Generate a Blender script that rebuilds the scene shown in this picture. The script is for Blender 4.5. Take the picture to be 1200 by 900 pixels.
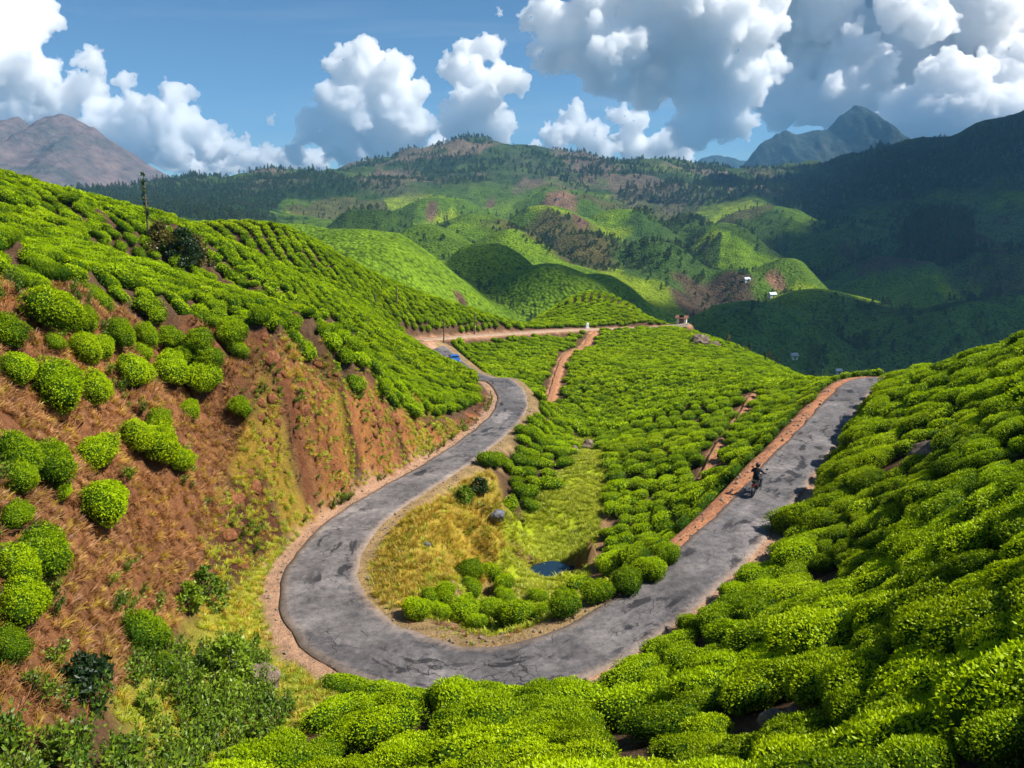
import bpy, bmesh, math, random
import numpy as np
from mathutils import Vector, Matrix, Euler, noise as mnoise

for _o in list(bpy.data.objects):
    bpy.data.objects.remove(_o)
scene = bpy.context.scene
COL = scene.collection
rng = np.random.default_rng(11)
random.seed(11)
R = math.radians

# ------------------------------------------------------------------ camera
FPX = 900.0                      # focal length in photo pixels (photo is 1200 x 900)
PITCH = math.atan(215.0 / 900.0) # the horizon lies 215 px above the picture centre
CAM = np.array([0.0, 0.0, 17.0])
cam_data = bpy.data.cameras.new('camera')
cam = bpy.data.objects.new('camera', cam_data)
COL.objects.link(cam)
cam.location = CAM
cam.rotation_euler = (math.pi / 2 - PITCH, 0, 0)
cam_data.sensor_width = 36.0
cam_data.lens = 36.0 * FPX / 1200.0
cam_data.clip_start = 0.2
cam_data.clip_end = 60000
scene.camera = cam

# ------------------------------------------------------------------ light
SUN_AZ, SUN_EL = R(101), R(50)    # clockwise from the viewing direction (+Y); above the horizon
SUN_DIR = np.array([math.sin(SUN_AZ) * math.cos(SUN_EL), math.cos(SUN_AZ) * math.cos(SUN_EL), math.sin(SUN_EL)])
sun_data = bpy.data.lights.new('sun', 'SUN')
sun_data.energy = 4.95
sun_data.angle = R(0.53)
sun_data.color = (1.0, 0.95, 0.86)
sun = bpy.data.objects.new('sun', sun_data)
COL.objects.link(sun)
sun.rotation_euler = Vector(SUN_DIR).to_track_quat('Z', 'Y').to_euler()
sun.location = (60, 10, 120)
world = bpy.data.worlds.new('World')
scene.world = world
world.use_nodes = True
_wt = world.node_tree
_wt.nodes.clear()
_sky = _wt.nodes.new('ShaderNodeTexSky')
_sky.sky_type = 'NISHITA'
_sky.sun_disc = False
_sky.sun_elevation = SUN_EL
_sky.sun_rotation = SUN_AZ
_sky.altitude = 2500
_sky.air_density = 1.0
_sky.dust_density = 0.3
_sky.ozone_density = 4.0
_bg = _wt.nodes.new('ShaderNodeBackground')
_bg.inputs['Strength'].default_value = 0.066
_wo = _wt.nodes.new('ShaderNodeOutputWorld')
# thin cirrus, spread evenly over the whole sky
_tc = _wt.nodes.new('ShaderNodeTexCoord'); _mp = _wt.nodes.new('ShaderNodeMapping')
_mp.inputs['Scale'].default_value = (1.2, 2.6, 9.0); _mp.inputs['Rotation'].default_value = (0.25, 0.15, 0.4)
_cn = _wt.nodes.new('ShaderNodeTexNoise'); _cn.inputs['Scale'].default_value = 1.6; _cn.inputs['Detail'].default_value = 7; _cn.inputs['Roughness'].default_value = 0.62; _cn.inputs['Distortion'].default_value = 0.6
_cr = _wt.nodes.new('ShaderNodeMapRange'); _cr.inputs[1].default_value = 0.50; _cr.inputs[2].default_value = 0.85; _cr.inputs[4].default_value = 0.30
_cm = _wt.nodes.new('ShaderNodeMix'); _cm.data_type = 'RGBA'; _cm.inputs[7].default_value = (6.5, 7.0, 7.6, 1)
_wt.links.new(_tc.outputs['Generated'], _mp.inputs[0]); _wt.links.new(_mp.outputs[0], _cn.inputs['Vector']); _wt.links.new(_cn.outputs['Fac'], _cr.inputs[0])
_wt.links.new(_cr.outputs[0], _cm.inputs['Factor']); _tn = _wt.nodes.new('ShaderNodeMix'); _tn.data_type = 'RGBA'; _tn.blend_type = 'MULTIPLY'; _tn.inputs['Factor'].default_value = 1.0; _tn.inputs[7].default_value = (0.72, 0.93, 1.0, 1)
_wt.links.new(_sky.outputs[0], _tn.inputs[6]); _wt.links.new(_tn.outputs[2], _cm.inputs[6])
_wt.links.new(_cm.outputs[2], _bg.inputs[0])
_wt.links.new(_bg.outputs[0], _wo.inputs[0])

scene.view_settings.view_transform = 'Standard'
scene.view_settings.look = 'None'
scene.view_settings.exposure = 0.66
scene.view_settings.gamma = 1.0
scene.view_settings.use_curve_mapping = False
scene.render.engine = 'CYCLES'
_cy = scene.cycles
_cy.use_denoising = True
_cy.use_adaptive_sampling = True
_cy.adaptive_threshold = 0.02
_cy.max_bounces = 36
_cy.diffuse_bounces = 2
_cy.glossy_bounces = 2
_cy.transmission_bounces = 3
_cy.volume_bounces = 36
_cy.transparent_max_bounces = 8
_cy.caustics_reflective = False
_cy.caustics_refractive = False

# ------------------------------------------------------------------ pixels, points
SP, CP = math.sin(PITCH), math.cos(PITCH)

def ray(u, v):
    a = (u - 600.0) / FPX
    b = (450.0 - v) / FPX
    return np.array([a, CP + SP * b, -SP + CP * b])

def py(u, v, y):
    """the point on the sight line of photo pixel (u, v) that lies y metres ahead"""
    d = ray(u, v)
    return CAM + d * (y / d[1])

def pz(u, v, z):
    """the point on the sight line of photo pixel (u, v) at height z"""
    d = ray(u, v)
    return CAM + d * ((z - CAM[2]) / d[2])

def project(P):
    P = np.asarray(P, float) - CAM
    f = P[..., 1] * CP - P[..., 2] * SP
    up = P[..., 1] * SP + P[..., 2] * CP
    f = np.where(np.abs(f) < 1e-6, 1e-6, f)
    return 600 + FPX * P[..., 0] / f, 450 - FPX * up / f, f

def sstep(a, b, x):
    t = np.clip((x - a) / (b - a), 0, 1)
    return t * t * (3 - 2 * t)

# value noise in numpy -------------------------------------------------
def _hash(ix, iy, s):
    n = (ix.astype(np.int64) * 374761393 + iy.astype(np.int64) * 668265263 + s * 1442695041) & 0x7fffffff
    n = ((n ^ (n >> 13)) * 1274126177) & 0x7fffffff
    n = n ^ (n >> 16)
    return (n & 0xffff) / 65535.0

def vnoise(x, y, s=0):
    x = np.asarray(x, float); y = np.asarray(y, float)
    ix = np.floor(x); iy = np.floor(y)
    fx = x - ix; fy = y - iy
    fx = fx * fx * (3 - 2 * fx); fy = fy * fy * (3 - 2 * fy)
    a = _hash(ix, iy, s); b = _hash(ix + 1, iy, s); c = _hash(ix, iy + 1, s); d = _hash(ix + 1, iy + 1, s)
    return (a * (1 - fx) + b * fx) * (1 - fy) + (c * (1 - fx) + d * fx) * fy

def fbm(x, y, s=0, octv=4, gain=0.5):
    x = np.asarray(x, float); y = np.asarray(y, float)
    t = np.zeros(np.broadcast(x, y).shape); amp = 1.0; tot = 0
    for k in range(octv):
        t = t + amp * vnoise(x * 2 ** k + 17.3 * k, y * 2 ** k - 9.1 * k, s + k)
        tot += amp; amp *= gain
    return t / tot

def ridged(x, y, s=0, octv=5):
    t = 0; amp = 1.0; tot = 0
    for k in range(octv):
        t = t + amp * (1 - np.abs(2 * vnoise(x * 2 ** k + 5.3 * k, y * 2 ** k + 3.7 * k, s + k) - 1))
        tot += amp; amp *= 0.5
    return t / tot

class TPS:
    """thin plate spline through scattered heights"""
    def __init__(self, P, lam=0.0, scale=50.0):
        P = np.asarray(P, float)
        self.s = scale
        self.c = P[:, :2] / scale
        n = len(P)
        K = self.k(self.c, self.c) + lam * np.eye(n)
        A = np.zeros((n + 3, n + 3))
        A[:n, :n] = K
        A[:n, n] = 1; A[:n, n + 1:] = self.c
        A[n, :n] = 1; A[n + 1:, :n] = self.c.T
        w = np.linalg.solve(A, np.concatenate([P[:, 2], np.zeros(3)]))
        self.w, self.a = w[:n], w[n:]
    @staticmethod
    def k(p, q):
        d2 = (p[:, None, 0] - q[None, :, 0]) ** 2 + (p[:, None, 1] - q[None, :, 1]) ** 2
        return 0.5 * d2 * np.log(d2 + 1e-12)
    def __call__(self, x, y):
        x = np.asarray(x, float); sh = x.shape
        p = np.stack([x.ravel(), np.asarray(y, float).ravel()], 1) / self.s
        out = np.empty(len(p))
        for i in range(0, len(p), 20000):
            q = p[i:i + 20000]
            out[i:i + 20000] = self.k(q, self.c) @ self.w + self.a[0] + q @ self.a[1:]
        return out.reshape(sh)

def tag(o, label=None, cat=None, group=None, kind=None):
    if label: o['label'] = label
    if cat: o['category'] = cat
    if group: o['group'] = group
    if kind: o['kind'] = kind
    return o

def mesh_obj(name, verts, faces, mat=None, parent=None, smooth=False, link=True):
    me = bpy.data.meshes.new(name)
    me.from_pydata([tuple(map(float, v)) for v in verts], [], faces)
    if mat is not None:
        me.materials.append(mat)
    if smooth:
        me.polygons.foreach_set('use_smooth', np.ones(len(me.polygons), bool))
    o = bpy.data.objects.new(name, me)
    if link:
        COL.objects.link(o)
    if parent is not None:
        o.parent = parent
    return o

def fast_mesh(name, V, Fq, mat=None, smooth=True):
    """mesh from numpy arrays; Fq is (n,3) or (n,4)"""
    me = bpy.data.meshes.new(name)
    V = np.asarray(V, np.float32); Fq = np.asarray(Fq, np.int32)
    me.vertices.add(len(V)); me.vertices.foreach_set('co', V.ravel())
    k = Fq.shape[1]
    me.loops.add(Fq.size); me.loops.foreach_set('vertex_index', Fq.ravel())
    me.polygons.add(len(Fq))
    me.polygons.foreach_set('loop_start', np.arange(0, Fq.size, k, dtype=np.int32))
    me.update(calc_edges=True)
    if smooth:
        me.polygons.foreach_set('use_smooth', np.ones(len(Fq), bool))
    if mat is not None:
        me.materials.append(mat)
    me.validate()
    return me

def color_attr(me, name, rgb):
    at = me.color_attributes.new(name, 'FLOAT_COLOR', 'POINT')
    c = np.ones((len(me.vertices), 4), np.float32); c[:, :rgb.shape[1]] = rgb
    at.data.foreach_set('color', c.ravel())

def empty(name, loc=(0, 0, 0), rot=(0, 0, 0), scale=None):
    o = bpy.data.objects.new(name, None)
    o.empty_display_size = 0.3
    COL.objects.link(o)
    o.location = loc; o.rotation_euler = rot
    if scale is not None: o.scale = scale
    return o
# ------------------------------------------------------------------ materials
class NT:
    """short-hand for building node materials"""
    def __init__(self, name):
        self.m = bpy.data.materials.new(name); self.m.use_nodes = True
        self.t = self.m.node_tree; self.t.nodes.clear()
        self.out = self.t.nodes.new('ShaderNodeOutputMaterial')
    def n(self, typ, **kw):
        nd = self.t.nodes.new(typ)
        for k, v in kw.items():
            if k.startswith('_'): setattr(nd, k[1:], v)
        for k, v in kw.items():
            if not k.startswith('_'):
                s = nd.inputs[int(k[1:])] if k[0] == 'i' and k[1:].isdigit() else nd.inputs[k.replace('_', ' ')]
                if hasattr(v, 'bl_idname') and not isinstance(v, (int, float, tuple)): self.t.links.new(v, s)
                else: s.default_value = v
        return nd
    def link(self, a, b): self.t.links.new(a, b)
    def attr(self, name): return self.n('ShaderNodeAttribute', _attribute_name=name)
    def pos(self): return self.n('ShaderNodeNewGeometry').outputs['Position']
    def objco(self): return self.n('ShaderNodeTexCoord').outputs['Object']
    def noise(self, vec, scale, detail=4.0, rough=0.55, dist=0.0):
        nd = self.n('ShaderNodeTexNoise'); nd.inputs['Scale'].default_value = scale
        nd.inputs['Detail'].default_value = detail; nd.inputs['Roughness'].default_value = rough
        nd.inputs['Distortion'].default_value = dist
        if vec is not None: self.link(vec, nd.inputs['Vector'])
        return nd.outputs['Fac']
    def voro(self, vec, scale, feature='F1', rand=1.0):
        nd = self.n('ShaderNodeTexVoronoi'); nd.feature = feature
        nd.inputs['Scale'].default_value = scale; nd.inputs['Randomness'].default_value = rand
        if vec is not None: self.link(vec, nd.inputs['Vector'])
        return nd
    def ramp(self, fac, stops, interp='LINEAR'):
        nd = self.n('ShaderNodeValToRGB'); self.link(fac, nd.inputs[0])
        cr = nd.color_ramp; cr.interpolation = interp
        while len(cr.elements) < len(stops): cr.elements.new(0.5)
        for e, (p, c) in zip(cr.elements, stops):
            e.position = p; e.color = c if len(c) == 4 else (*c, 1)
        return nd.outputs['Color']
    def mix(self, fac, a, b, mode='MIX'):
        nd = self.n('ShaderNodeMix'); nd.data_type = 'RGBA'; nd.blend_type = mode
        for s, v in ((nd.inputs['Factor'], fac), (nd.inputs[6], a), (nd.inputs[7], b)):
            if isinstance(v, (int, float)): s.default_value = v
            elif isinstance(v, tuple): s.default_value = v if len(v) == 4 else (*v, 1)
            else: self.link(v, s)
        return nd.outputs[2]
    def math(self, op, a, b=0.5, c=None, clamp=False):
        nd = self.n('ShaderNodeMath'); nd.operation = op; nd.use_clamp = clamp
        for s, v in zip(nd.inputs, (a, b, c)):
            if v is None: continue
            if isinstance(v, (int, float)): s.default_value = v
            else: self.link(v, s)
        return nd.outputs[0]
    def mapr(self, x, a, b, c=0.0, d=1.0):
        nd = self.n('ShaderNodeMapRange'); nd.clamp = True
        self.link(x, nd.inputs[0])
        for i, v in enumerate((a, b, c, d)): nd.inputs[i + 1].default_value = v
        return nd.outputs[0]
    def bump(self, h, strength=0.5, dist=0.1, normal=None):
        nd = self.n('ShaderNodeBump'); nd.inputs['Strength'].default_value = strength
        nd.inputs['Distance'].default_value = dist; self.link(h, nd.inputs['Height'])
        if normal is not None: self.link(normal, nd.inputs['Normal'])
        return nd.outputs['Normal']
    def principled(self, color, rough=0.9, normal=None, spec=0.2, metal=0.0, **kw):
        b = self.n('ShaderNodeBsdfPrincipled')
        for s, v in ((b.inputs['Base Color'], color), (b.inputs['Roughness'], rough), (b.inputs['Metallic'], metal), (b.inputs['Specular IOR Level'], spec)):
            if isinstance(v, (int, float)): s.default_value = v
            elif isinstance(v, tuple): s.default_value = v if len(v) == 4 else (*v, 1)
            else: self.link(v, s)
        if normal is not None: self.link(normal, b.inputs['Normal'])
        for k, v in kw.items(): b.inputs[k.replace('_', ' ')].default_value = v
        self.link(b.outputs[0], self.out.inputs['Surface'])
        return self.m

def plain(name, col, rough=0.6, metal=0.0, spec=0.4, var=0.12, scale=6.0):
    """paint, metal, cloth: one colour with a little mottling"""
    t = NT(name)
    f = t.noise(t.objco(), scale, 4)
    c = t.mix(t.mapr(f, 0.3, 0.7), tuple(x * (1 - var) for x in col), tuple(min(1, x * (1 + var)) for x in col))
    return t.principled(c, rough, spec=spec, metal=metal)

def leaf_material(name, old, young, trans=0.3, gloss=0.06):
    """leaves: colour runs from old to young leaf by the mesh attribute 'leaf' (r: chance, g: how new the shoot is)"""
    t = NT(name)
    at = t.attr('leaf').outputs['Color']
    sep = t.n('ShaderNodeSeparateColor'); t.link(at, sep.inputs[0])
    rnd = t.n('ShaderNodeObjectInfo').outputs['Random']
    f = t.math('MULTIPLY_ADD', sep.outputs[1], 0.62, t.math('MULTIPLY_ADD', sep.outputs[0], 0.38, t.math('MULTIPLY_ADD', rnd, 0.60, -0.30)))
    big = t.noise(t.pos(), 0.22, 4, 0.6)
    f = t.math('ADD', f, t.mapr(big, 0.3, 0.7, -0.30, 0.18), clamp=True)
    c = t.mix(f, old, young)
    big2 = t.noise(t.pos(), 0.09, 3)
    c = t.mix(t.mapr(big2, 0.45, 0.75, 0, 0.4), c, t.mix(1.0, c, (1.25, 0.95, 0.7), 'MULTIPLY'))
    d = t.n('ShaderNodeBsdfDiffuse'); t.link(c, d.inputs['Color'])
    tr = t.n('ShaderNodeBsdfTranslucent')
    t.link(t.mix(1.0, c, (1.15, 1.1, 0.5), 'MULTIPLY'), tr.inputs['Color'])
    m1 = t.n('ShaderNodeMixShader'); m1.inputs[0].default_value = trans
    t.link(d.outputs[0], m1.inputs[1]); t.link(tr.outputs[0], m1.inputs[2])
    g = t.n('ShaderNodeBsdfGlossy'); g.inputs['Roughness'].default_value = 0.45
    g.inputs['Color'].default_value = (1, 1, 1, 1)
    m2 = t.n('ShaderNodeMixShader'); m2.inputs[0].default_value = gloss
    t.link(m1.outputs[0], m2.inputs[1]); t.link(g.outputs[0], m2.inputs[2])
    t.link(m2.outputs[0], t.out.inputs['Surface'])
    return t.m

M = {}
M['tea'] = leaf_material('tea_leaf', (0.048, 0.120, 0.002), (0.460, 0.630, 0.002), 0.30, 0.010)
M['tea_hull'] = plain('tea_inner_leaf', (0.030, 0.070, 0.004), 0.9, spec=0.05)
M['bark'] = plain('bark', (0.16, 0.12, 0.085), 0.95, spec=0.1, var=0.4, scale=9)
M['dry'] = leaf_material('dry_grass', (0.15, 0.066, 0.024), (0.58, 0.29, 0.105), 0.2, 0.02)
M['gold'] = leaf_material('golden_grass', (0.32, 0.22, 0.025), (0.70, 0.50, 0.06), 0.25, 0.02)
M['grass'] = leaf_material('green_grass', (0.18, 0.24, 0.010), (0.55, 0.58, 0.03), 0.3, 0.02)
M['brush'] = leaf_material('dead_brush', (0.050, 0.036, 0.014), (0.20, 0.13, 0.04), 0.2, 0.02)
M['weed'] = leaf_material('weed_leaf', (0.045, 0.13, 0.010), (0.26, 0.38, 0.02), 0.3, 0.02)
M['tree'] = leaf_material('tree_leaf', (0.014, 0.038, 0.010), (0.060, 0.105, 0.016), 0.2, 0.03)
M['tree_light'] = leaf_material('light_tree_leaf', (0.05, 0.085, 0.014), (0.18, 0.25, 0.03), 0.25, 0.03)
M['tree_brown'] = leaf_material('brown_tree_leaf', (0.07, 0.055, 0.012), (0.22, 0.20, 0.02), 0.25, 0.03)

def ground_material():
    t = NT('hillside_soil')
    p = t.pos()
    c = t.attr('soil').outputs['Color']
    n1 = t.noise(p, 1.7, 6, 0.65)
    n2 = t.noise(p, 9.0, 5, 0.7)
    n3 = t.noise(p, 0.35, 3)
    c = t.mix(1.0, c, t.ramp(n1, [(0.25, (0.62, 0.60, 0.58)), (0.5, (1, 1, 1)), (0.75, (1.35, 1.30, 1.22))]), 'MULTIPLY')
    c = t.mix(1.0, c, t.ramp(n2, [(0.25, (0.62, 0.60, 0.6)), (0.5, (1, 1, 1)), (0.8, (1.4, 1.38, 1.3))]), 'MULTIPLY')
    c = t.mix(t.mapr(n3, 0.55, 0.75, 0, 0.35), c, t.mix(1.0, c, (0.7, 0.62, 0.6), 'MULTIPLY'))
    h = t.math('ADD', n1, t.math('MULTIPLY', n2, 0.5))
    return t.principled(c, 0.97, t.bump(h, 0.9, 0.22), spec=0.1)
M['ground'] = ground_material()

def road_material():
    t = NT('worn_asphalt')
    p = t.pos()
    n1 = t.noise(p, 0.55, 5, 0.6)
    n2 = t.noise(p, 3.2, 6, 0.7)
    fine = t.noise(p, 38.0, 3, 0.7)
    c = t.ramp(n1, [(0.3, (0.095, 0.088, 0.090)), (0.55, (0.165, 0.152, 0.152)), (0.75, (0.25, 0.228, 0.222))])
    c = t.mix(1.0, c, t.ramp(n2, [(0.3, (0.55, 0.55, 0.58)), (0.5, (0.95, 0.95, 0.95)), (0.72, (1.4, 1.36, 1.32))]), 'MULTIPLY')
    c = t.mix(1.0, c, t.ramp(fine, [(0.3, (0.6, 0.6, 0.6)), (0.7, (1.4, 1.4, 1.4))]), 'MULTIPLY')
    # tar patches stretched along the road
    at = t.attr('along').outputs['Vector']
    mp = t.n('ShaderNodeMapping'); t.link(at, mp.inputs[0]); mp.inputs['Scale'].default_value = (0.45, 1.0, 1.0)
    pt = t.noise(mp.outputs[0], 1.3, 5, 0.62, 0.4)
    pm = t.math('MULTIPLY', t.mapr(pt, 0.54, 0.60), t.mapr(t.noise(p, 0.16, 2), 0.38, 0.50), clamp=True)
    c = t.mix(t.math('MULTIPLY', pm, 0.85), c, (0.018, 0.018, 0.022))
    # pale repaired rectangles
    wv = t.n('ShaderNodeVectorMath'); wv.operation = 'MULTIPLY_ADD'
    nw = t.n('ShaderNodeTexNoise'); nw.inputs['Scale'].default_value = 0.9; nw.inputs['Detail'].default_value = 4; t.link(p, nw.inputs['Vector'])
    t.link(nw.outputs['Color'], wv.inputs[0]); wv.inputs[1].default_value = (1.6, 1.6, 1.6); t.link(mp.outputs[0], wv.inputs[2])
    pc = t.voro(wv.outputs[0], 0.55).outputs['Color']
    sp = t.n('ShaderNodeSeparateColor'); t.link(pc, sp.inputs[0])
    c = t.mix(1.0, c, t.ramp(sp.outputs[0], [(0.0, (0.70, 0.70, 0.72)), (0.35, (0.95, 0.95, 0.95)), (0.75, (1.05, 1.03, 1.02)), (1.0, (1.45, 1.40, 1.36))]), 'MULTIPLY')
    wob = t.n('ShaderNodeVectorMath'); wob.operation = 'ADD'
    nv = t.n('ShaderNodeTexNoise'); nv.inputs['Scale'].default_value = 1.2; t.link(p, nv.inputs['Vector'])
    t.link(p, wob.inputs[0]); t.link(nv.outputs['Color'], wob.inputs[1])
    cr = t.voro(wob.outputs[0], 0.75, 'DISTANCE_TO_EDGE').outputs['Distance']
    crk = t.math('MULTIPLY', t.mapr(cr, 0.020, 0.005), t.mapr(t.noise(p, 0.5, 3), 0.50, 0.60), clamp=True)
    c = t.mix(t.math('MULTIPLY', crk, 0.8), c, (0.02, 0.02, 0.022))
    # dust from the verge: 'along'.y is -1..1 across the road
    ay = t.n('ShaderNodeSeparateXYZ'); t.link(t.attr('across').outputs['Vector'], ay.inputs[0])
    edge = t.math('ABSOLUTE', ay.outputs[0], 0)
    dust = t.math('MULTIPLY', t.mapr(t.math('ADD', edge, t.math('MULTIPLY', n2, 0.5)), 0.98, 1.35), 0.75)
    c = t.mix(dust, c, (0.34, 0.24, 0.17))
    h = t.math('ADD', t.math('MULTIPLY', fine, 0.4), t.math('SUBTRACT', n2, t.math('MULTIPLY', crk, 1.2)))
    return t.principled(c, 0.88, t.bump(h, 0.5, 0.03), spec=0.25)
M['road'] = road_material()

def dirt_material(name, col):
    t = NT(name)
    p = t.pos()
    n1 = t.noise(p, 2.4, 6, 0.7); n2 = t.noise(p, 17.0, 4, 0.7)
    c = t.mix(1.0, t.ramp(n1, [(0.28, tuple(x * 0.55 for x in col)), (0.5, col), (0.72, tuple(min(1, x * 1.4) for x in col))]),
              t.ramp(n2, [(0.3, (0.65, 0.65, 0.65)), (0.7, (1.3, 1.3, 1.3))]), 'MULTIPLY')
    return t.principled(c, 0.98, t.bump(t.math('ADD', n1, n2), 0.8, 0.08), spec=0.1)
M['dirt'] = dirt_material('pale_dirt', (0.42, 0.29, 0.20))
M['redsoil'] = dirt_material('red_soil', (0.40, 0.19, 0.10))

def rock_material(name, a, b):
    t = NT(name)
    p = t.objco()
    n1 = t.noise(p, 2.2, 7, 0.7, 0.3); n2 = t.noise(p, 11.0, 5, 0.7)
    c = t.mix(t.mapr(n1, 0.35, 0.65), a, b)
    c = t.mix(1.0, c, t.ramp(n2, [(0.3, (0.6, 0.6, 0.6)), (0.7, (1.3, 1.3, 1.3))]), 'MULTIPLY')
    return t.principled(c, 0.95, t.bump(t.math('ADD', n1, t.math('MULTIPLY', n2, 0.5)), 0.9, 0.12), spec=0.15)
M['rock_grey'] = rock_material('grey_rock', (0.08, 0.085, 0.10), (0.24, 0.25, 0.28))
M['rock_brown'] = rock_material('brown_rock', (0.10, 0.07, 0.05), (0.32, 0.24, 0.18))
M['clod'] = rock_material('red_earth_clod', (0.12, 0.045, 0.022), (0.42, 0.17, 0.075))
M['stone'] = rock_material('road_stone', (0.28, 0.20, 0.14), (0.55, 0.45, 0.36))
# ------------------------------------------------------------------ the lie of the land
# heights were worked out from the road (about 3.6 m wide), the motorcyclist and the tea bushes
def catmull(P, step=0.5):
    P = np.asarray(P, float)
    Q = np.vstack([2 * P[0] - P[1], P, 2 * P[-1] - P[-2]])
    out = []
    for i in range(1, len(Q) - 2):
        p0, p1, p2, p3 = Q[i - 1:i + 3]
        n = max(2, int(np.linalg.norm(p2 - p1) / 0.1))
        t = np.linspace(0, 1, n, endpoint=False)[:, None]
        out.append(0.5 * (2 * p1 + (p2 - p0) * t + (2 * p0 - 5 * p1 + 4 * p2 - p3) * t ** 2 + (3 * p1 - p0 - 3 * p2 + p3) * t ** 3))
    out = np.vstack(out + [P[-1:]])
    d = np.concatenate([[0], np.cumsum(np.linalg.norm(np.diff(out[:, :2], axis=0), axis=1))])
    s = np.arange(0, d[-1], step)
    return np.stack([np.interp(s, d, out[:, k]) for k in range(3)], 1)

ROAD_PX = [(1012, 450, 1.7), (990, 470, 1.6), (965, 503, 1.6), (925, 550, 1.7), (886, 597, 1.6), (837, 648, 1.4), (773, 702, 1.1),
           (700, 750, .8), (625, 780, .6), (540, 789, .4), (460, 770, .2), (402, 738, .1), (376, 697, 0), (383, 655, -.1), (415, 613, -.3),
           (468, 577, -.5), (525, 543, -.8), (573, 508, -1.1), (597, 482, -1.4), (599, 462, -1.6), (585, 446, -1.7)]
road_pts = [pz(*p) for p in ROAD_PX]
road_pts = [road_pts[0] + (road_pts[0] - road_pts[1]) * 1.0 + np.array([6.0, -1.5, -1.2]), road_pts[0] + (road_pts[0] - road_pts[1]) * .45 + np.array([1.6, -0.6, -0.2])] + road_pts
road_pts += [py(566, 434, 84) - np.array([0, 0, 1.0]), py(545, 420, 92) - np.array([0, 0, 1.7]), py(530, 411, 100) - np.array([0, 0, 1.5]), py(510, 402, 108) - np.array([0, 0, .5])]
ROAD = catmull(road_pts, 0.5)
FAR_PX = [(488, 399, 108), (515, 397, 113), (545, 394.5, 118), (600, 391, 128), (655, 387.5, 139), (715, 385.5, 150), (770, 384, 155), (802, 380, 160)]
FARROAD = catmull([py(*p) for p in FAR_PX], 0.7)
FOOT1 = catmull([py(u, v, y) for u, v, y in [(697, 389, 143), (684, 400, 133), (664, 413, 121), (655, 432, 106), (647, 455, 94), (643, 468, 88)]], 0.7)
FOOT2 = catmull([py(u, v, y) for u, v, y in [(886, 455, 72), (868, 480, 64), (850, 500, 58), (832, 530, 51.5), (820, 548, 48.5)]], 0.5)

ctrl = []
def C(u, v, y, dz=0.0):
    p = py(u, v, y); p[2] += dz; ctrl.append(p)
def CZ(u, v, z, dz=0.0):
    p = pz(u, v, z); p[2] += dz; ctrl.append(p)
def W(x, y, z): ctrl.append(np.array([x, y, z], float))
T = -0.75      # under a tea canopy the soil lies lower than what one sees

for p in road_pts[::1]: ctrl.append(np.array(p))
for p in FARROAD[::14]: ctrl.append(np.array(p))
# inside of the hairpin
for a in [(480, 640, .4), (530, 600, .6), (448, 690, .15), (565, 655, -1.6), (572, 580, -1.6), (530, 690, -.9), (500, 705, -.3)]: CZ(*a)
for a in [(655, 672, -4.3), (620, 668, -4.0), (600, 650, -3.2), (650, 600, -3.7), (680, 530, -4.5), (700, 620, -3.6), (712, 650, -3.2), (630, 690, -3.0)]: CZ(*a)
for a in [(690, 500, 73), (598, 605, 47), (645, 482, 80), (615, 452, 81), (665, 520, 66)]: C(*a, T)
for a in [(760, 440, 95), (700, 420, 111), (640, 465, 90), (680, 400, 134), (800, 420, 111), (828, 392, 141), (880, 420, 116), (930, 438, 96), (965, 443, 82), (760, 400, 132)]: C(*a, T)
for a in [(850, 560, 44.5), (800, 520, 56), (760, 560, 51), (722, 640, 41.5), (872, 480, 64), (800, 470, 71), (740, 500, 69), (700, 692, 34.5), (765, 610, 44)]: C(*a, T)
for a in [(560, 716, 31.6), (640, 708, 32.6), (600, 715, 31.8)]: C(*a, T * 0.6)
# cut bank: foot, top
for a in [(302, 662, .4), (350, 622, .3), (400, 590, .1), (470, 553, -.2), (540, 514, -.6), (576, 480, -1.1), (300, 715, .3)]: CZ(*a)
for a in [(300, 395, 40.5), (350, 425, 42.5), (400, 455, 45.0), (450, 478, 48.8), (500, 494, 53), (545, 488, 60.3), (568, 462, 70)]: C(*a, T * 0.8)
for a in [(250, 600, 32.5), (200, 500, 33.5), (250, 455, 38.5), (275, 385, 43), (235, 670, 29.5), (180, 620, 27.5)]: C(*a)
# the slope of dry grass
for a in [(0, 345, 29.5), (0, 450, 24), (0, 600, 18.5), (0, 800, 14.6), (100, 700, 19.8), (170, 742, 22), (120, 600, 24), (100, 450, 29.5), (100, 345, 37.5), (200, 385, 39.5), (60, 520, 24.3)]: C(*a)
for a in [(150, 850, 17.2), (250, 850, 19.2), (300, 785, 23.6), (350, 838, 21.2), (230, 765, 24.7), (30, 880, 13.6)]: C(*a)
# upper left hill
for a in [(0, 222, 55), (0, 268, 45), (100, 246, 63), (150, 300, 52), (262, 340, 56), (230, 300, 70), (200, 255, 86), (270, 281, 86), (330, 268, 106), (400, 302, 113),
          (480, 346, 121), (560, 366, 129), (620, 379, 139), (400, 350, 86), (352, 380, 63), (450, 380, 90), (450, 430, 66), (500, 430, 73), (540, 432, 76), (500, 408, 100), (300, 330, 73)]: C(*a, T)
for a in [(692, 340, 180), (640, 366, 168), (762, 372, 173), (728, 350, 178), (610, 382, 158)]: C(*a, T)
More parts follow.
